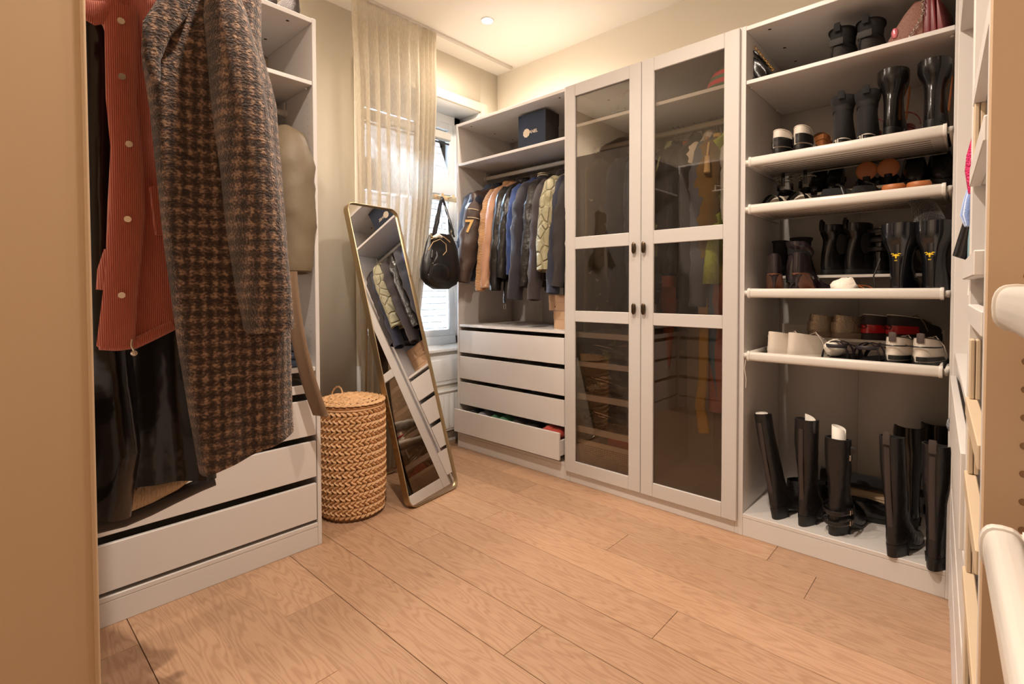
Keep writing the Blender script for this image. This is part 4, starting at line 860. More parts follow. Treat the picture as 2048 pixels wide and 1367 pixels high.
MONO = mat('monogram_canvas', (120, 80, 66), .6); N, L_, b_ = nodes(MONO); v = N.new('ShaderNodeTexVoronoi'); v.inputs['Scale'].default_value = 70; r = N.new('ShaderNodeMixRGB'); r.inputs[1].default_value = (*lin((156, 110, 88)), 1); r.inputs[2].default_value = (*lin((92, 44, 44)), 1); L_.new(v.outputs[0], r.inputs[0]); L_.new(r.outputs[0], b_.inputs['Base Color'])
BURG = mat('burgundy_leather', (110, 30, 34), .4)
m = MB(); m.rings([[(x, y, z) for x, z in ((-.09, 0), (-.085, .05), (-.035, .13), (.0, .17), (.03, .165), (.03, 0))] for y in (0, .24)]); m.build('bag_body', MONO, rb, .006)
for k in range(3): m = MB(); m.rings([[(x, y, z) for x, z in ((.03+k*.022, 0), (.03+k*.019, .165), (.052+k*.010, .17-k*.004), (.052+k*.022, 0))] for y in (-.004, .236)]); m.build('gusset', BURG, rb, .005)
m = MB(); m.ell((-.062, -.002, .07), .012, .006, .022, 10, 6); m.build('clasp', mat('pink_enamel', (214, 120, 130), .2, .4), rb)
for k in range(22):
    u = k/21; p = (lerp(-.02, .03, sm(0, .5, u)), -.012, lerp(.0, .175, min(1, u*1.3))); m = MB(); a = k*1.57; m.tube([(p[0]+.005*cos(q)*abs(cos(a)), p[1]+.005*cos(q)*abs(sin(a)), p[2]+.006*sin(q)) for q in [2*pi*i/10 for i in range(10)]], .0015, 5, closed=True); m.build('chain_link', CHROME, rb)
# rack 1
for u, lb, sd in ((1553, 'left', 0), (1597, 'right', .12)):
    shoe('sneaker', 'white sneaker with black heel on the first rack, %s one' % lb, (at3(u, 295, .04), .035, z1), sd-.15, L=.24, W=.096, t=.02, hh=.045, heel='block', h=.10, um=WSN, so=LEATH, lm=INNER, rim=WHT, cat='sneaker', group='white and black sneakers on the first rack', patch=(LEATH, .045, .35), laces=SUEDE)
sandal('wooden_clog', 'wooden soled sandal with knotted beige strap behind on the first rack', (at3(1650, 262, .30), .27, z1+TR), .3, hh=.045, t=.02, sole=WOODC, strap=mat('beige_knot', (204, 176, 138), .8, bump=.8, bscale=60), straps=((.45, .055, .03), (.6, .05, .025)), back=False)
for u, lb in ((1682, 'left'), (1731, 'right')):
    shoe('ankle_boot', 'black suede ankle boot with pale heel rim on the first rack, %s of the pair' % lb, (at3(u, 280, .03), .028, z1), .05, L=.25, W=.094, hh=.045, heel='block', t=.008, shaft=.19, sw=(.0, .115, .046), um=SUEDE, tab=.02, cat='boot', group='suede ankle boots on the first rack', heelrim=WHT)
for u, lb in ((1778, 'left'), (1861, 'right')):
    shoe('heeled_boot', 'black leather block heel boot with tan lining on the first rack, %s of the pair' % lb, (at3(u, 265, .03), .028, z1), -.1, L=.25, W=.086, hh=.06, heel='block', t=.008, shaft=.235, sw=(-.01, .125, .052), um=LEATHS, lm=TANL, cat='boot', group='black boots on the first rack', extra=lambda g, top: MB().tube([(.043, .06, .10), (.047, .062, .16), (.052, .064, .225)], [.002]*3, 8, ref=(0, 1, 0), ry=[.016]*3).build('side_zip', TANL, g))
for u, lb in ((1751, 'left'), (1817, 'right')):
    sandal('metallic_mule', 'pink metallic mule on the upper tier of the first rack, %s one' % lb, (at3(u, 245, .30), .27, z1+TR), .2, hh=.03, sole=PINKM, strap=PINKM, insole=TANL, straps=((.62, .05, .035), (.12, .06, .006)), back=False, group='pink mules on the first rack')
# rack 2
for u, lb in ((1568, 'left'), (1612, 'right')):
    sandal('clear_strap_sandal', 'black sandal with clear band and white rim on the second rack, %s one' % lb, (at3(u, 375, .28), .26, z2+TR), .05, L=.24, W=.085, hh=.03, sole=RUBBER, strap=CLEARP, insole=WHT, straps=((.62, .05, .02),), group='clear band sandals on the second rack', extra=lambda g: (MB().tube([(.037*cos(a), .05+.045*sin(a), .098) for a in [2*pi*i/20 for i in range(20)]], .003, 6, closed=True).build('white_rim', WHT, g), MB().rings([[(.036*cos(a), .05+.044*sin(a), z) for a in [2*pi*i/20 for i in range(20)]] for z in (.05, .096)], (0, 0)).build('clear_band', CLEARP, g), MB().box(-.008, .008, .0, .006, .06, .125).build('pull_tab', LEATH, g, .002)))
def toeshoe(name, label, u, y, z, um, group, rz=pi, **k):
    x = at3(u, 360, y); return shoe(name, label, (x, y-.03, z+.095), rz, um=um, lean=(-.42, 0), group=group, **k)
for u, lb in ((1652, 'left'), (1684, 'right')): toeshoe('court_shoe', 'black pointed court shoe, toe outwards, on the second rack, %s one' % lb, u, .49, z2+TR, LEATHS, 'black court shoes on the second rack', L=.24, W=.078, h=.06, hh=.02, heel='block', t=.008, toe=.25)
for u, lb in ((1735, 'left'), (1778, 'right')):
    sandal('leather_slide', 'black slide with tan insole on the second rack, %s one' % lb, (at3(u, 360, .30), .27, z2+TR+.01), .1, L=.25, W=.095, hh=.035, sole=RUBBER, strap=LEATH, insole=TANL, straps=((.55, .045, .04),), back=False, group='tan insole slides on the second rack', extra=lambda g: MB().ell((0, .012, .075), .040, .006, .042, 18, 9).build('tan_heel_lining', TANL, g))
for u, lb in ((1828, 'left'), (1877, 'right')): toeshoe('loafer', 'black loafer, toe outwards, at the right of the second rack, %s one' % lb, u, .50, z2+TR, LEATHS, 'black loafers on the second rack', rz=pi+.1, L=.27, W=.096, h=.09, t=.018)
for u, lb in ((1538, 'left'), (1588, 'right')):
    g = sandal('buckled_slide', 'black cuff sandal at the front of the second rack, %s one' % lb, (at3(u, 405, .04), .04, z2), -.2, L=.24, W=.088, sole=RUBBER, strap=LEATHS, straps=((.14, .06, .026), (.6, .045, .03)), back=False, group='black cuff sandals on the second rack')
    crumple('tissue_paper', 'crumpled tissue stuffed in the black cuff sandal, %s one' % lb, (at3(u, 405, .04)+.005, .15, z2+.02), (.04, .045, .03), seed=u)
for u, lb, sd in ((1664, 'left', 1.1), (1730, 'right', .6)):
    shoe('strappy_shoe', 'black crossed shoe lying at the front of the second rack, %s one' % lb, (at3(u, 392, .08)-.04, .08, z2), -sd, L=.22, W=.085, h=.055, um=SUEDE, hh=.02, heel='block', t=.01, group='black low shoes on the second rack', extra=lambda g, top: MB().tube([(-.04, .08, .04), (-.03, .07, .08), (.0, .06, .095), (.03, .07, .08), (.04, .08, .04)], [.003]*5, 8, ref=(0, 1, 0), ry=[.008]*5).build('strap', LEATH, g))
for u, lb in ((1785, 'left'), (1836, 'right')):
    sandal('tan_sandal', 'tan sandal with gold band at the front of the second rack, %s one' % lb, (at3(u, 375, .06), .06, z2), 0, L=.24, W=.09, hh=.02, sole=RUBBER, insole=TANL, strap=GOLD, straps=((.6, .035, .012),), back=False, group='gold band sandals on the second rack', extra=lambda g: MB().tube([(.036*cos(a), .035+.035*sin(a), .048) for a in [radians(d) for d in range(180, 361, 20)]], [.004]*10, 8, ref=(0, 0, 1), ry=[.014]*10).build('heel_cup', TANL, g))
# rack 3
for u, W_, H_, lb in ((1557, .082, .155, 'slim'), (1598, .100, .165, 'wide')):
    shoe('sock_boot', 'matt black sock boot at the back left of the third rack, the %s one' % lb, (at3(u, 540, .285), .275, z3+TR), .05, L=.25, W=W_, hh=.03, heel='block', t=.01, shaft=H_, sw=(.0, .115, W_*.5), um=SUEDE, cat='boot', group='sock boots on the third rack')
for u, lb in ((1645, 'left'), (1692, 'right')):
    shoe('chelsea_boot', 'black leather chelsea boot with pull tab on the third rack, %s of the pair' % lb, (at3(u, 538, .285), .275, z3+TR), -.75, L=.28, W=.095, hh=.02, heel='block', t=.014, shaft=.225, sw=(-.004, .12, .044), um=LEATHS, tab=.03, cat='boot', group='chelsea boots on the third rack', laces=None, extra=lambda g, top: [MB().ell((s*.046, .06, .15), .003, .026, .05, 12, 8).build('elastic_gusset', INNER, g) for s in (-1, 1)])
def buckles(n_, x, zs, m=CHROME):
    def f(g, top):
        for z in zs:
            MB().tube([(x*1.06*cos(a), .05+.062*sin(a), z) for a in [2*pi*i/20 for i in range(20)]], [.003]*20, 8, ref=(0, 0, 1), ry=[.009]*20, closed=True).build('ankle_strap', LEATH, g)
            MB().tube([(x*1.1+.004, .05+.010*cos(a), z+.012*sin(a)) for a in [pi/4+pi/2*i for i in range(4)]], .0022, 6, closed=True).build('buckle', m, g)
    return f
for u, lb, k in ((1757, 'left', 0), (1800, 'right', 1)):
    shoe('buckled_boot', 'black biker boot with stacked straps behind the rain boots, %s one' % lb, (at3(u, 535, .285), .275, z3+TR), -.1, L=.27, W=.098, t=.025, shaft=.215+.015*k, sw=(-.004, .13, .05), um=LEATHS, cat='boot', group='buckled boots on the third rack', extra=buckles(3, .05, (.12, .16, .20)))
for u, lb, r_ in ((1548, 'left', .25), (1590, 'right', -.15)):
    shoe('stiletto_pump', 'dark glossy stiletto pump at the front left of the third rack, %s one' % lb, (at3(u, 577, .03), .030, z3), r_, L=.23, W=.078, hh=.095, heel='pin', t=.005, h=.095, um=mat('dark_patent', (44, 36, 38), .2), so=mat('rust_sole', (112, 66, 44), .5), toe=.35, group='stiletto pumps on the third rack', lm=mat('grey_lining', (112, 98, 96), .5))
shoe('stiletto_boot', 'dark shiny bootie draped behind the stiletto pumps on the third rack', (at3(1572, 560, .15), .16, z3), -.9, L=.22, W=.08, hh=.06, heel='pin', t=.006, shaft=.19, um=MATS['dark_patent'], cat='boot', wr=.15)
sandal('brown_sandal', 'flat brown sandal behind the tissue on the third rack', (at3(1688, 575, .12), .06, z3), -.3, L=.24, W=.12, sole=TANL, strap=TANL, straps=((.3, .03, .006), (.6, .03, .006)), back=False)
crumple('tissue_paper', 'white crumpled tissue ball at the front of the third rack', (at3(1687, 575, .03), .045, z3), (.048, .045, .038), seed=3)
BEE = mat('bee_yellow', (226, 190, 40), .5)
def bee(g, top):
    z = .155; y = -.012
    m = MB(); m.ell((0, y, z), .0035, .002, .010, 8, 6); m.build('bee_body', BEE, g)
    for s in (-1, 1):
        for a, l in ((.35, .016), (-.15, .012)): MB().tube([(s*.002, y, z+.003), (s*l*.6, y-.001, z+.004+a*l), (s*l, y-.001, z+.003+a*l)], [.0012, .0024, .0008], 6, ref=(0, 1, 0)).build('bee_wing', BEE, g)
    text('bee_lettering', 'BEE', .006, BEE, g, (0, y, z-.017), (pi/2, 0, 0), .0004)
    MB().box(-.011, .011, -.008, -.0045, .03, .27).build('back_seam', LEATHS, g, .002)
WELL = mat('wellington_rubber', (20, 21, 24), .16, spec=.6, coat=.3)
for u, lb in ((1793, 'left'), (1860, 'right')):
    shoe('rain_boot', 'glossy black rain boot with a small yellow bee, %s of the pair' % lb, (at3(u, 575, .03), .022, z3), -.12, L=.28, W=.10, t=.014, shaft=.285, sw=(-.02, .125, .062), um=WELL, cat='boot', group='rain boots on the third rack', extra=bee, wr=.02)
fz_ = thing('fleece_liner', 'dark fuzzy boot liner poking up behind the right rain boot', 'boot liner', (at3(1856, 455, .10), .09, z3+.27), -.5)
m = MB(); m.tube([(.01, .0, -.05), (.005, 0, .02), (-.012, 0, .065), (-.045, 0, .105), (-.075, 0, .112)], [.05, .052, .045, .025, .006], 18, ref=(0, 1, 0), ry=[.035, .035, .03, .02, .004]); m.build('liner_cloth', mat('fuzzy_dark', (38, 30, 28), .95, sheen=.6, bump=.8, bscale=180), fz_)
lc = MB(); lc.tube([(0, 0, .15), (-.02, -.01, .08), (-.01, -.02, .02), (.03, -.02, .005), (.05, -.01, .02)], .003, 6)
o = lc.build('loose_lace', LEATH, None); o.location = (at3(1760, 560, .05), .05, z3); tag(o, 'black lace dangling to the left of the rain boots', 'shoelace')
# rack 4
for u, lb in ((1620, 'left'), (1668, 'right')):
    shoe('running_shoe', 'silver running shoe at the back of the lowest rack, %s of the pair' % lb, (at3(u, 663, .285), .275, z4+TR), -.75, L=.28, W=.100, t=.032, h=.115, um=SILV, so=mat('taupe_rubber', (150, 128, 112), .6), lm=GREIGE, laces=GREIGE, cat='sneaker', group='silver running shoes on the lowest rack', patch=(SILV, .05, .4))
def swirl(g, top):
    z = .068; y = -.011
    MB().tube([(.020*cos(a), y, z+.010*sin(a)) for a in [2*pi*i/20 for i in range(20)]], .0016, 6, closed=True).build('heel_emblem', LEATH, g); MB().tube([(.012*cos(a)+.002, y, z+.005*sin(a)) for a in [2*pi*i/16*.8 for i in range(16)]], .0014, 6).build('emblem_curl', LEATH, g)
for u, lb in ((1729, 'left'), (1778, 'right')):
    shoe('trail_shoe', 'dark trail running shoe with glossy red heel, %s of the pair' % lb, (at3(u, 665, .285), .275, z4+TR), -.55, L=.29, W=.104, t=.034, h=.12, um=DARKM, so=DARKM, lm=INNER, rim=WHT, laces=GREIGE, cat='sneaker', group='red heeled trail shoes on the lowest rack', patch=(REDG, .042, .45), extra=swirl)
for u, lb in ((1540, 'left'), (1580, 'right')):
    shoe('white_trainer', 'all white high sneaker at the front left of the lowest rack, %s of the pair' % lb, (at3(u, 705, .05), .035, z4), -.5, L=.28, W=.10, t=.026, h=.125, um=WSN, so=WHT, lm=WSN, laces=WSN, cat='sneaker', group='white sneakers on the lowest rack')
for u, lb in ((1665, 'left'), (1727, 'right')):
    g = sandal('strap_sandal', 'black double strap sandal at the front of the lowest rack, %s of the pair' % lb, (at3(u, 715, .04), .035, z4), -.2, L=.25, W=.10, sole=RUBBER, t=.022, strap=mat('mottled_strap', (40, 34, 40), .5, var=.5, vscale=60), straps=((.10, .075, .010), (.35, .07, .012), (.65, .05, .022)), group='black sandals on the lowest rack')
crumple('tissue_paper', 'white tissue inside the left black strap sandal', (at3(1665, 700, .06), .10, z4+.03), (.036, .05, .036), seed=9)
for u, lb in ((1784, 'left'), (1840, 'right')):
    shoe('sneaker', 'white and black sneaker, right end of the lowest rack, %s of the pair' % lb, (at3(u, 725, .03), .025, z4), -.15, L=.28, W=.104, t=.035, h=.13, um=WSN, so=RUBBER, lm=INNER, rim=LEATH, laces=WSN, tab=.022, tabm=mat('tab_grey', (72, 58, 54), .7), cat='sneaker', group='white and black sneakers on the lowest rack', patch=(RUBBER, .022, .7), extra=lambda g, top: MB().tube([(.056*cos(a), .055+.062*sin(a), .095) for a in [radians(d) for d in range(175, 366, 12)]], .0032, 6).build('heel_cord', LEATH, g))
ll = MB(); ll.tube([(0, 0, 0), (-.004, -.004, -.04), (.003, -.002, -.09), (.001, 0, -.13)], .0016, 5); o = ll.build('hanging_lace', WSN, None); o.location = (2.035, -.025, z4-.005); tag(o, 'thin white lace hanging off the left end of the lowest rack', 'shoelace')
# floor of the shoe unit
def bx(u, v, z=zb): p = atz(u, v, z); return p
def rboot(label, u, v, H_, rz=0, lean=(0, 0), L=.27, W=.088, hh=.035, sx=.042, sl=.098, m=LEATH, ex=None, tab=.03, group='riding boots on the wardrobe floor', dy=0):
    p = bx(u, v); return shoe('riding_boot', label, (p.x, p.y+.012+dy, zb), rz, L=L, W=W, hh=hh, heel='block', t=.012, shaft=H_, sw=(-.006, sl, sx), um=m, lean=lean, cat='boot', group=group, tab=tab, extra=ex, wr=.1, seed=u, tabm=mat('tab_leather', (60, 50, 46), .5))
SEAMM = mat('seam_leather', (52, 44, 42), .45)
def bseam(H_): return lambda g, top: MB().tube([(0, .006, .07), (0, .004, .12), (0, -.008, H_*.6), (0, -.010, H_-.004)], [.004]*4, 8, ref=(1, 0, 0), ry=[.010]*4).build('back_strap', SEAMM, g)
rboot('slim black riding boot leaning on the left wall of the wardrobe floor', 1547, 1040, .44, -.15, lean=(0, radians(-9)), W=.086, sx=.034, sl=.085, ex=bseam(.44), tab=None)
paperroll('paper_roll', 'rolled white card inside the slim leaning riding boot', (2.146, .085, zb), .027, .40, .472, (0, radians(-9)), .004)
rboot('tall black riding boot stuffed with rolled white card, second from left', 1600, 1054, .44, -.2, ex=bseam(.44), sx=.045, tab=None)
p = bx(1600, 1054); paperroll('paper_roll', 'wide rolled white card in the second riding boot', (p.x+.004, p.y+.065, zb), .045, .36, .462, (0, 0), -.03)
def bk2(g, top):
    for z in (.065, .11):
        MB().tube([(.054*cos(a), .055+.07*sin(a), z+.01*sin(a)) for a in [2*pi*i/20 for i in range(20)]], [.003]*20, 8, ref=(0, 0, 1), ry=[.010]*20, closed=True).build('ankle_strap', LEATH, g)
        MB().tube([(.058, .04+.010*cos(a), z+.012*sin(a)) for a in [pi/4+pi/2*i for i in range(4)]], .0026, 6, closed=True).build('buckle', CHROME, g)
    MB().tube([(.036, .05, .360), (.052, .055, .372), (.062, .06, .366)], [.003]*3, 8, ref=(0, 0, 1), ry=[.014]*3).build('top_strap', LEATH, g); MB().box(.046, .051, .04, .062, .325, .35).build('top_buckle', CHROME, g, .003)
rboot('black riding boot with two chrome buckle straps at the ankle', 1662, 1072, .375, -.25, ex=bk2, hh=.04, sx=.047, tab=None, W=.1)
p = bx(1662, 1072); paperroll('paper_roll', 'narrow white card cone standing in the buckled riding boot', (p.x+.012, p.y+.06, zb), .027, .24, .445, (0, 0), .02)
rboot('worn black riding boot with pull tab, third from right', 1780, 1116, .435, -.25, ex=bseam(.435), sx=.040, sl=.09, lean=(0, radians(-2)))
rboot('worn black riding boot with pull tab, front right corner', 1862, 1144, .435, -.2, ex=bseam(.435), sx=.045, sl=.10)
rboot('black tall boot behind the two worn ones, left of the back pair', 1822, 1062, .41, .2, sx=.06, sl=.15, tab=None, W=.1, group='back row boots on the wardrobe floor', m=LEATHS, dy=.0)
rboot('black tall boot in the back right corner of the wardrobe floor', 1872, 1052, .40, .2, sx=.052, sl=.13, tab=None, group='back row boots on the wardrobe floor', m=LEATHS, dy=.05)
for i, (u, v, y, rz, lb, Ls) in enumerate(((1612, 1000, .34, -.4, 'dark fuzzy trimmed shoe behind the second riding boot', .24), (1650, 975, .42, -1.2, 'dark low boot at the back behind the buckled riding boot', .24), (1720, 1015, .30, -1.25, 'flat black glossy shoe lying behind the buckled riding boot', .28))):
    p = aty(u, v, y); shoe('low_boot', lb, (p.x-.08, y, zb), rz, L=Ls, W=.1, t=.02, h=.09, um=LEATHS if i else mat('fuzzy_dark', (0, 0, 0)), cat='boot')
bxx = thing('shoe_box', 'cream cardboard box lying at the back of the wardrobe floor', 'box', (2.33, .40, zb)); box('box_body', mat('cream_card', (214, 186, 152), .7), bxx, 0, .30, 0, .13, 0, .10, .002); box('box_lid', MATS['cream_card'], bxx, -.003, .303, -.003, .133, .075, .104, .002)
bt = thing('long_boot', 'soft black long boot lying across the cream box', 'boot', (2.26, .38, zb+.112)); m = MB(); m.tube([(0, 0, .035), (.15, .02, .035), (.30, .04, .03), (.40, .05, .025)], [.05, .055, .05, .02], 16, ry=[.03, .03, .025, .015], wr=.3); m.build('boot_shaft', SUEDE, bt)
# ================================================================ SMALL THINGS
# keepsake box on the top shelf of the jacket unit
DB = mat('navy_linen_box', (44, 52, 70), .75, bump=.3, bscale=220); DB2 = mat('black_box_side', (52, 44, 42), .7)
kb = thing('keepsake_box', 'dark square gift box with a white camellia on the shelf over the jackets', 'box', (.632, .115, 2.072))
# long side faces the room, end faces right
box('box_body', DB2, kb, -.118, .112, .0, .14, 0, .22, .002); box('box_lid', DB2, kb, -.120, .114, -.002, .142, .170, .250, .002)
box('front_cover', DB, kb, -.1205, .1145, -.0045, -.0022, 0, .2505, .0008)
PET = mat('camellia_white', (232, 214, 190), .8)
cm = thing('camellia', None, None); cm.parent = kb; cm.location = (-.045, -.006, .125)
for i in range(14):
    r_, a, s = (.019, 2*pi*i/9, .011) if i < 9 else (.009, 2*pi*i/5, .009); MB().ell((r_*cos(a), -.003-(i >= 9)*.003, r_*sin(a)), s, .003, s, 10, 6).build('petal', PET, cm)
MB().ell((0, -.009, 0), .006, .003, .006, 8, 5).build('petal', PET, cm)
text('box_lettering', 'ANEL', .030, PET, kb, (.012, -.0052, .127), (pi/2, 0, 0), .0006)
# brown shoe boxes
KR = mat('kraft_card', (196, 158, 122), .75, var=.05)
for i, (x0, x1, z, h, lb) in enumerate(((.815, .975, .905, .115, 'kraft shoe box standing on the drawer top, lower of two'), (.775, .975, 1.022, .098, 'wider kraft shoe box on top of the other, under the jackets'))):
    b = thing('shoe_box', lb, 'box', (x0, .11, z), 0, 'kraft boxes on the drawer top'); box('box_body', KR, b, 0, x1-x0, 0, .27, 0, h*.62, .001); box('box_lid', KR, b, -.002, x1-x0+.002, -.002, .272, h*.52, h, .001)
    MB().cyl((.05 if i else .09, -.001, h*.25), (.05 if i else .09, -.0016, h*.25), .004, 12).build('finger_hole', DARKHOLE, b)
# handbag on the peg
BAGL = mat('black_bag_leather', (26, 25, 26), .35, bump=.4, bscale=14, spec=.5)
hb_ = thing('handbag', 'slouchy black leather handbag with braided straps on the peg rail', 'handbag', (-.02, -.10, 1.83))
HX, HY = .02, 0
R = []; bpx = [(880, 470, 12), (884, 480, 26), (886, 500, 34), (884, 520, 38), (880, 545, 39), (878, 565, 34), (876, 576, 22)]
bc0 = atx(880, 520, 0.0)
def hbp(u, v, x=0.0): x = x+.13*sm(395, 470, v); p = atx(u, v, x); return Vector((p.x+.02, p.y+.10, p.z-1.83))
rows_ = [(862, 902, 468), (855, 911, 484), (850, 914, 500), (845, 916, 520), (841, 917, 540), (842, 916, 556), (851, 910, 568), (866, 896, 578)]
for (u0, u1, v) in rows_:
    a, b = hbp(u0, v), hbp(u1, v); c = (a+b)/2; hw = (b-a).length/2; t = (v-478)/99; th = curve([(0, .025), (.3, .055), (.7, .075), (.9, .06), (1, .03)], t); ring = []
    for i in range(40):
        q = 2*pi*i/40; w = 1+.10*noise.noise(Vector((cos(q)*2, sin(q)*2, t*5))); ring.append((c.x+th*cos(q)*w, c.y+hw*sin(q)*w, (a.z+b.z)/2))
    R.append(ring)
MB().rings(R).build('bag_body', BAGL, hb_)
def braid(pts, r, name='braided_strap', m=None, tw=22):
    P = [hbp(*p) if len(p) == 3 else p for p in pts]; g = MB(); nn = 46
    def at(t):
        f = t*(len(P)-1); i = min(int(f), len(P)-2); return P[i].lerp(P[i+1], f-i)
    for ph in (0, 2*pi/3, 4*pi/3): g.tube([at(k/nn)+Vector((r*.55*cos(ph+k/nn*tw), r*.75*sin(ph+k/nn*tw), 0)) for k in range(nn+1)], r*.62, 6)
    o = g.build(name, m or BAGL, hb_); o['kind'] = 'stuff'; return o
braid([(864, 480, .045), (872, 440, .035), (880, 405, .01), (884, 394, -.0), (888, 405, -.02), (898, 440, -.03), (901, 470, -.03)], .007)
braid([(868, 482, .055), (877, 440, .05), (883, 402, .03), (885, 396, .02), (890, 410, .01), (903, 452, .0), (908, 474, .0)], .007)
for p in ((862, 470, .05), (905, 465, -.01)):
    c = hbp(*p); MB().tube([c+Vector((0, .009*cos(a), .014*sin(a))) for a in [2*pi*i/16 for i in range(16)]], .002, 6, closed=True).build('ring', GOLD, hb_)
TRIM = mat('tan_piping', (176, 146, 110), .6)
MB().tube([hbp(*p) for p in ((857, 500, .066), (866, 484, .062), (880, 478, .06), (892, 488, .064), (893, 502, .074), (886, 510, .082))], .0028, 8).build('zip_trim', TRIM, hb_)
MB().tube([hbp(*p) for p in ((862, 478, .05), (874, 472, .05), (888, 474, .05), (900, 484, .05))], .004, 8).build('zip_trim', TRIM, hb_)
pk_ = MB(); c = hbp(880, 545, .074); pk_.ell(c, .014, .085, .062, 18, 12); pk_.build('front_pocket', BAGL, hb_)
MB().tube([hbp(*p) for p in ((864, 500, .085), (862, 515, .095), (868, 524, .10), (874, 512, .095), (872, 500, .088))], [.0035]*5, 8, ref=(1, 0, 0), ry=[.009]*5).build('buckle_strap', LEATH, hb_)
MB().tube([hbp(*p) for p in ((866, 520, .09), (862, 540, .095), (858, 556, .09))], [.003]*3, 8, ref=(1, 0, 0), ry=[.013]*3).build('buckle_strap', LEATH, hb_)
for p in ((857, 549, .10), (866, 526, .105)): MB().ell(hbp(*p), .003, .004, .004, 8, 6).build('stud', CHROME, hb_)
MB().tube([hbp(*p) for p in ((866, 476, .04), (876, 470, .045), (884, 474, .045))], [.012, .016, .008], 10).build('scarf_knot', PAPER, hb_)
MB().tube([hbp(*p) for p in ((905, 480, -.03), (912, 500, -.03), (918, 494, -.03), (914, 484, -.03))], .003, 6, closed=True).build('side_buckle', LEATH, hb_)
# black shoes on top of the left unit
for y, lb in ((-1.53, 'farther'), (-1.43, 'nearer')):
    shoe('sneaker', 'dark sneaker lying on top of the left wardrobe, the one %s the window wall' % ('farther from' if lb == 'farther' else 'nearer'), (.58, y, H-.002), pi/2+.1, L=.27, W=.10, t=.03, h=.10, um=mat('dark_mesh', (0, 0, 0)), so=RUBBER, laces=GREIGE, cat='sneaker', group='sneakers on top of the left wardrobe')
# brown buckled strap by the shelf
bs = thing('leather_belt', 'brown leather belt end with metal buckle behind the checked coat', 'belt', (.62, -1.62, 2.10)); MB().tube([(0, -.06, .05), (0, .0, .02), (.0, .03, .0)], [.003]*3, 8, ref=(1, 0, 0), ry=[.02]*3).build('belt_strap', TANL, bs); MB().tube([(.004, .030, .03), (.004, .042, .02), (.004, .040, -.02), (.004, .026, -.02)], .003, 6, closed=True).build('buckle', BRONZE, bs)
# stuff in drawers
def bundle(label, x, y, z, sx, sy, sz, m, cat='clothes', seed=0, name='folded_clothes', grp=None):
    b = MB(); b.ell((0, 0, 0), sx, sy, sz, 26, 14); b.v = [tuple(Vector(v)*(1+.12*noise.noise(Vector(v)*26+Vector((seed*3.1, 0, 0)))+.10*sin(v[0]*70+seed))) for v in b.v]
    o = b.build(name, m, None); o.location = (x, y, z); return tag(o, label, cat, grp)
GR1 = cloth('heather_grey', (120, 116, 114)); GR2 = cloth('dark_grey', (62, 58, 58)); GREEN = cloth('bottle_green', (60, 116, 84)); LAV = cloth('lavender_grey', (150, 146, 160)); REDC = cloth('brick_red', (176, 66, 54)); LACE = cloth('black_lace', (52, 48, 50))
rows1 = [('navy lace bundle at the left of the open bottom drawer', .13, LACE), ('lavender grey roll second in the open bottom drawer', .23, LAV), ('bottle green roll in the open bottom drawer', .36, GREEN), ('light green roll beside the bottle green one in the bottom drawer', .45, cloth('leaf_green', (84, 140, 104))), ('dark grey roll in the middle of the bottom drawer', .57, GR2), ('charcoal roll with pale stitching in the bottom drawer', .69, mat('charcoal_cloth', (0, 0, 0)))]
for i, (lb, x, m) in enumerate(rows1): bundle(lb, x, .06, .245, .058, .085, .042, m, seed=i, grp='rolls in the bottom drawer')
bundle('brick red garment at the right end of the open bottom drawer', .86, .05, .258, .085, .07, .045, REDC, seed=9)
for i, (lb, x, z, sx, m) in enumerate((('folded grey knit in the third drawer under the jackets', .40, .435, .14, GR1), ('crinkled silver strip in the third drawer under the jackets', .72, .43, .2, GR2), ('pale grey stack in the second drawer under the jackets', .52, .625, .18, GR1), ('dark stack at the right of the second drawer under the jackets', .82, .62, .13, GR2), ('dark folded clothes at the left of the top drawer', .38, .812, .26, GR2), ('olive folded clothes at the right of the top drawer', .83, .815, .13, cloth('olive_drab', (88, 78, 56))))):
    bundle(lb, x, .16, z, sx, .12, .045, m, seed=20+i)
for i, (lb, y, z, sx, m) in enumerate((('crinkled plastic bag in the lower middle drawer of the left wardrobe', -2.02, .41, .16, mat('grey_plastic', (150, 144, 138), .25, bump=.8, bscale=20)), ('brown folded clothes in the lower middle drawer of the left wardrobe', -1.65, .41, .18, cloth('brown_knit', (92, 58, 44))), ('black folded clothes in the upper middle drawer of the left wardrobe', -1.62, .60, .19, GR2), ('dark blue folded clothes in the shallow tray of the left wardrobe', -1.5, .72, .09, GR2))):
    bundle(lb, .50, y, z, .10, sx*.9, .05 if z < .7 else .02, m, seed=40+i)
# contents of the glass fronted trays
sd = thing('dry_grass', 'bundle of brown dried stems in the top glass tray', 'dried stems', (1.13, .12, .732)); rnd = random.Random(8); m = MB()
for k in range(70):
    a = Vector((rnd.uniform(-.07, .05), rnd.uniform(-.05, .05), rnd.uniform(.0, .05))); b = a+Vector((rnd.uniform(.02, .11), rnd.uniform(-.03, .03), rnd.uniform(-.01, .035))); m.tube([a, (a+b)/2+Vector((0, 0, .008)), b], .0013, 4)
tag(m.build('stems', mat('dry_stem', (130, 98, 70), .8), sd, 0), kind='stuff')
pg = thing('green_leaves', 'pale green grass leaves standing in the top glass tray', 'plant', (1.23, .10, .732))
for k in range(9): a = rnd.uniform(-.04, .04); MB().tube([(a*.3, 0, 0), (a, rnd.uniform(-.01, .01), .07), (a*1.9, 0, .10+rnd.uniform(0, .05))], [.007, .006, .001], 6, ref=(0, 1, 0), ry=[.0015]*3).build('leaf', mat('leaf_pale_green', (150, 164, 84), .6), pg)
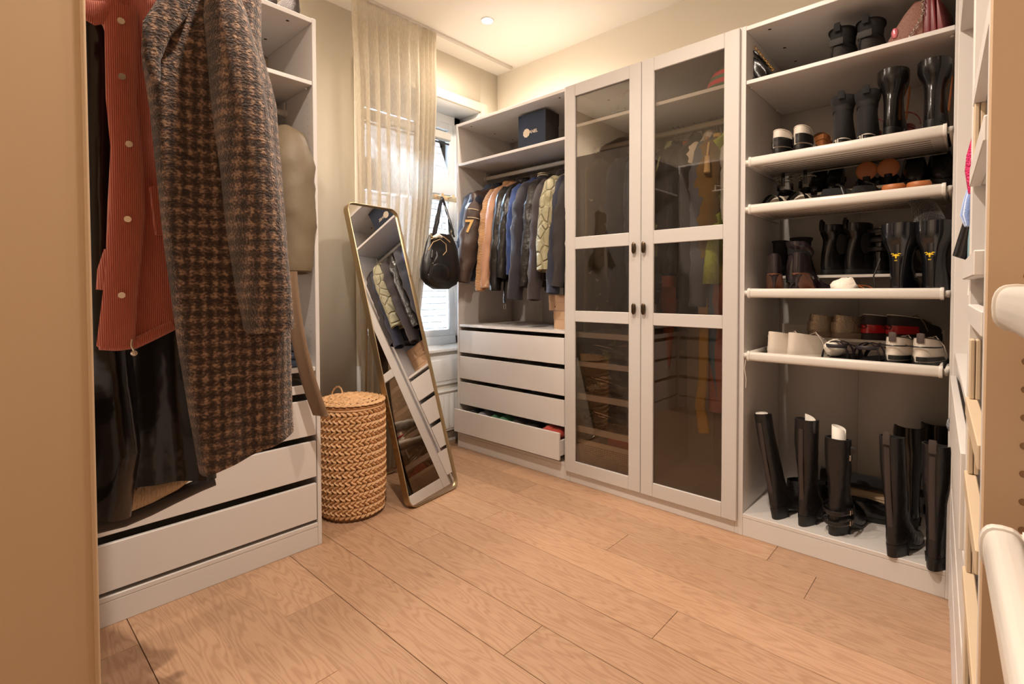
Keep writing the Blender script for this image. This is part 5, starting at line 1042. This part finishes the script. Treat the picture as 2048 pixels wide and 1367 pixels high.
bundle('coral coloured cap folded in the top glass tray', 1.345, .12, .79, .075, .07, .05, cloth('coral_cloth', (196, 100, 84)), 'hat', 3, 'coral_hat')
bundle('deep red bundle at the right end of the top glass tray', 1.43, .10, .775, .04, .06, .04, cloth('deep_red', (150, 30, 34)), 'clothes', 4)
c1 = crumple('tissue_paper', 'white crumpled tissue upper one in the second glass tray', (1.19, .12, .585), (.055, .05, .028), seed=5); c2 = crumple('tissue_paper', 'white crumpled tissue lower left in the second glass tray', (1.13, .09, .545), (.05, .04, .022), seed=6)
bundle('tan cap lying behind the tissue in the second glass tray', 1.17, .22, .60, .075, .06, .035, cloth('tan_cloth', (166, 136, 104)), 'hat', 6, 'tan_hat')
wb = thing('wicker_tray', 'small brown wicker tray in the second glass tray', 'tray', (1.20, .10, .540))
for z in (.004, .014, .024): MB().tube([(.07*cos(a), .05*sin(a), z) for a in [2*pi*i/24 for i in range(24)]], .005, 6, closed=True).build('wicker_ring', mat('wicker_brown', (122, 76, 48), .7), wb)
bundle('black pouch at the right of the second glass tray', 1.385, .12, .582, .06, .05, .022, LACE, 'pouch', 7, 'black_pouch')
pb_ = thing('clear_box', 'clear box with printed name and a ring emblem in the third glass tray', 'box', (1.34, .06, .346)); MB().box(-.10, .125, 0, .14, 0, .112).build('box_shell', CLEARP, pb_, .001, seg=1); MB().box(-.095, .12, .004, .135, .002, .05).build('box_filling', mat('brown_filling', (128, 84, 52), .8, bump=.5, bscale=40), pb_, .004)
text('box_name', 'Loulou', .030, PAPER, pb_, (-.020, -.0012, .056), (pi/2, 0, 0), .0004).rotation_euler = (pi/2, -pi/2, 0)
MB().tube([(.052+.040*cos(a), -.0015, .056+.040*sin(a)) for a in [2*pi*i/40 for i in range(40)]], .0011, 6, closed=True).build('ring_print', PAPER, pb_)
for s in (-1, 1): MB().tube([(.058, -.0016, .056+s*.003), (.050, -.0016, .056+s*.014), (.066, -.0016, .056+s*.016)], .004, 6, closed=True).build('bow_print', mat('bow_pink', (214, 164, 138), .6), pb_)
wr_ = thing('cellophane', 'crumpled clear cellophane at the left of the third glass tray', 'wrapping', (1.15, .10, .346)); m = MB(); m.ell((0, 0, .03), .085, .05, .03, 16, 9); m.v = [tuple(Vector(v)*(1+.35*noise.noise(Vector(v)*40))) for v in m.v]; m.build('foil', CLEARP, wr_)
bundle('black cap at the back of the third glass tray', 1.20, .24, .41, .07, .07, .05, BLACKC, 'hat', 8, 'black_hat')
# woven plastic basket at the bottom
WB = mat('basket_white_plastic', (216, 206, 190), .4)
def perforated():
    m = mat('perforated_plastic', (214, 204, 188), .4); N, L, b = nodes(m); return m
pbk = thing('storage_basket', 'cream perforated plastic basket standing behind the left glass door', 'basket', (1.25, .045, .103))
BW, BDp, BHh = .41, .36, .155; BO = .06
def face(p0, du, dv, nu, nv, name):
    g = MB(); d = MB(); n_ = du.cross(dv).normalized()
    for i in range(nu+1): a = p0+du*(i/nu); g.tube([a, a+dv], .0024, 4)
    for j in range(nv+1): a = p0+dv*(j/nv); g.tube([a, a+du], .0026, 4)
    o = g.build(name, WB, pbk, 0, False); o['kind'] = 'stuff'
face(Vector((-BW/2+.02, .012, .004)), Vector((BW-.04, 0, 0)), Vector((0, -.012, BHh-.02)), 34, 12, 'lattice_front')
face(Vector((BW/2-.02, .012, .004)), Vector((0, BDp-.02, 0)), Vector((.02, 0, BHh-.02)), 26, 12, 'lattice_side'); face(Vector((-BW/2+.02, .012, .004)), Vector((0, BDp-.02, 0)), Vector((-.02, 0, BHh-.02)), 26, 12, 'lattice_side')
MB().box(-BW/2+.022, BW/2-.022, .016, BDp, 0, .004).build('basket_floor', WB, pbk, 0)
MB().tube([(-BW/2, 0, BHh-.012), (BW/2, 0, BHh-.012), (BW/2, BDp, BHh-.012), (-BW/2, BDp, BHh-.012)], [.006]*4, 8, closed=True, ry=[.012]*4, ref=(0, 0, 1)).build('rim', WB, pbk)
for i in range(5):
    b_x = tag(MB().box(-.11, .11, -.012, .012, -.09, .09).build('folder', mat('folder_red', (176, 62, 46), .5) if i % 2 == 0 else mat('folder_pink', (206, 134, 110), .5), None, .002), 'red or pink paper folder leaning in the cream plastic basket' if 0 else ['front red folder', 'pink folder behind the front red one', 'middle red folder', 'second pink folder', 'rearmost red folder'][i]+' in the cream plastic basket', 'folder', 'folders in the plastic basket')
    b_x.location = (1.33, .11+i*.035, .215); b_x.rotation_euler = (.3, .25, 0)
bundle('black lace cloth piled at the left of the cream plastic basket', 1.13, .16, .20, .07, .09, .06, LACE, 'clothes', 12)
# top shelf of the glass unit
nk = thing('chain_bag', 'black bag with a gold chain on the top shelf behind the left glass door', 'handbag', (1.30, .16, 2.125)); m = MB(); m.ell((0, 0, .028), .16, .09, .034, 20, 10); m.build('bag_body', LEATH, nk)
for k in range(30):
    u = k/29; a = pi*u*1.15-.3; p = (.05+.075*cos(a), -.05, .02+.13*max(0, sin(a))); q_ = k*1.57
    m = MB(); m.tube([(p[0]+.0055*cos(q), p[1]+.0035*sin(q)*abs(sin(q_)), p[2]+.0055*sin(q)) for q in [2*pi*i/8 for i in range(8)]], .0013, 4, closed=True); m.build('chain_link', GOLD, nk)
cp_ = thing('striped_hat', 'red and green striped cloth hat on the top shelf behind the right glass door', 'hat', (1.90, .12, 2.125))
for i, (z0, z1_, m_) in enumerate(((0, .025, 'g'), (.025, .05, 'r'), (.05, .07, 'g'), (.07, .095, 'r'), (.095, .115, 'g'))):
    r0, r1 = [lerp(.11, .06, (z/.115)**2) for z in (z0, z1_)]; MB().rings([[(r0*cos(q), r0*.8*sin(q), z0) for q in [2*pi*k/28 for k in range(28)]], [(r1*cos(q), r1*.8*sin(q), z1_) for q in [2*pi*k/28 for k in range(28)]]]).build('stripe_band', cloth('stripe_green', (48, 84, 52)) if m_ == 'g' else cloth('stripe_red', (170, 40, 44)), cp_)
# garments poking out of the right hand units
def edge_cloth(name, label, cat, pts, w, m, yy, t=.03, part='hanging_cloth', hookm=None):
    P = [aty(u, v, yy) for u, v in pts]; o = P[0]; g = thing(name, label, cat, tuple(o)); n = len(P)
    MB().tube([tuple(p-o) for p in P], w, 18, ref=(0, 1, 0), ry=[t]*n, wr=.2, wf=8, seed=w[0]*99).build(part, m, g)
    return g
SEQ = mat('pink_sequins', (214, 34, 104), .3, .3, bump=1, bscale=240, var=.4, vscale=160)
STR = cloth('blue_stripe_cotton', (140, 164, 214)); N, L_, b_ = nodes(STR); tc = N.new('ShaderNodeTexCoord'); sp = N.new('ShaderNodeSeparateXYZ'); mu = N.new('ShaderNodeMath'); mu.operation = 'MULTIPLY'; mu.inputs[1].default_value = 900; si = N.new('ShaderNodeMath'); si.operation = 'SINE'; r = N.new('ShaderNodeMixRGB'); r.inputs[1].default_value = (*lin((128, 152, 206)), 1); r.inputs[2].default_value = (*lin((206, 218, 238)), 1); L_.new(tc.outputs['Object'], sp.inputs[0]); L_.new(sp.outputs[0], mu.inputs[0]); L_.new(mu.outputs[0], si.inputs[0]); L_.new(si.outputs[0], r.inputs[0]); L_.new(r.outputs[0], b_.inputs['Base Color'])
def poking(name, label, cat, yy, L, m, pts, w, t, part='sleeve', sw=.17, em=None):
    P = [aty(u, v, yy) for u, v in pts]; s_ = (-.03-yy)/abs(sin(RZ)) - .01; base = rpos(s_, .28, 1.662)
    g = jacket(name, label, cat, tuple(base), RZ, m, L=L, sw=sw, th=.02, sleeve=False, seed=yy*9, group='tops on the right hand rail', hlabel='hanger of the '+label.split(' hanging')[0].split(' under')[0].split(' poking')[0])
    bpy.context.view_layer.update(); inv = Matrix.LocRotScale(base, Euler((0, 0, RZ)), None).inverted()
    q = inv @ P[0]; Q = [Vector((q.x*.5, q.y+.09, q.z+.03))]+[inv @ p for p in P]; n = len(Q); w = [w[0]]+w
    MB().tube([tuple(p) for p in Q], w, 18, ref=(1, 0, 0), ry=[t]*n, wr=.2, wf=8, seed=w[0]*99).build(part, em or m, g); return g
g = poking('sequin_top', 'hot pink sequinned top hanging in the right hand wardrobe', 'top', -.98, .36, SEQ, [(1952, 270), (1946, 310), (1945, 340), (1949, 385)], [.008, .011, .012, .010], .016)
poking('striped_shirt', 'blue and white striped shirt cuff under the pink sequins', 'shirt', -.93, .45, STR, [(1944, 365), (1938, 400), (1934, 430), (1936, 452)], [.006, .010, .012, .006], .016)
poking('black_blouse', 'black satin sleeve tip poking out of the right hand wardrobe', 'top', -.85, .50, LEATHS, [(1950, 380), (1944, 430), (1934, 480), (1926, 508), (1921, 516)], [.008, .012, .018, .018, .016], .016)
poking('teal_top', 'teal cloth edge under the black sleeve tip', 'top', -1.02, .50, cloth('teal_cloth', (96, 140, 150)), [(1946, 440), (1943, 480), (1940, 520)], [.006, .006, .004], .012)
poking('white_blouse', 'small white cloth edge under the sleeve tips', 'top', -1.06, .56, PAPER, [(1944, 552), (1943, 590)], [.006, .006], .012)
fl_ = MB(); fl_.ell((0, 0, 0), .010, .03, .022, 14, 9); fl_.v = [tuple(Vector(v)*(1+.5*noise.noise(Vector(v)*300))) for v in fl_.v]
o = fl_.build('wool_sock', cloth('speckled_grey', (120, 124, 128), bump=1, bscale=150, var=.6, vscale=120), None); o.location = tuple(aty(1900, 848, -.10)); tag(o, 'speckled grey fluffy sock caught out of the corner drawers', 'sock')
# red and white shoe on the near rack
p = aty(2062, 1118, -1.92); shoe('sneaker', 'red and white sneaker on the near lower rack at the right edge', (p.x+.03, -1.95, .882), -pi/2+.15, L=.26, W=.10, t=.03, h=.15, um=mat('white_knit', (222, 208, 190), .7), so=mat('cream_rubber', (212, 190, 158), .5), lm=mat('deep_red', (0, 0, 0)), rim=mat('scarlet', (196, 24, 44), .6), patch=(RUBBER, .02, .9), cat='sneaker', extra=lambda g, top: MB().tube([(q[0]*1.02, q[1], q[2]-.05) for q in top], .012, 8, closed=True).build('red_band', MATS['scarlet'], g))
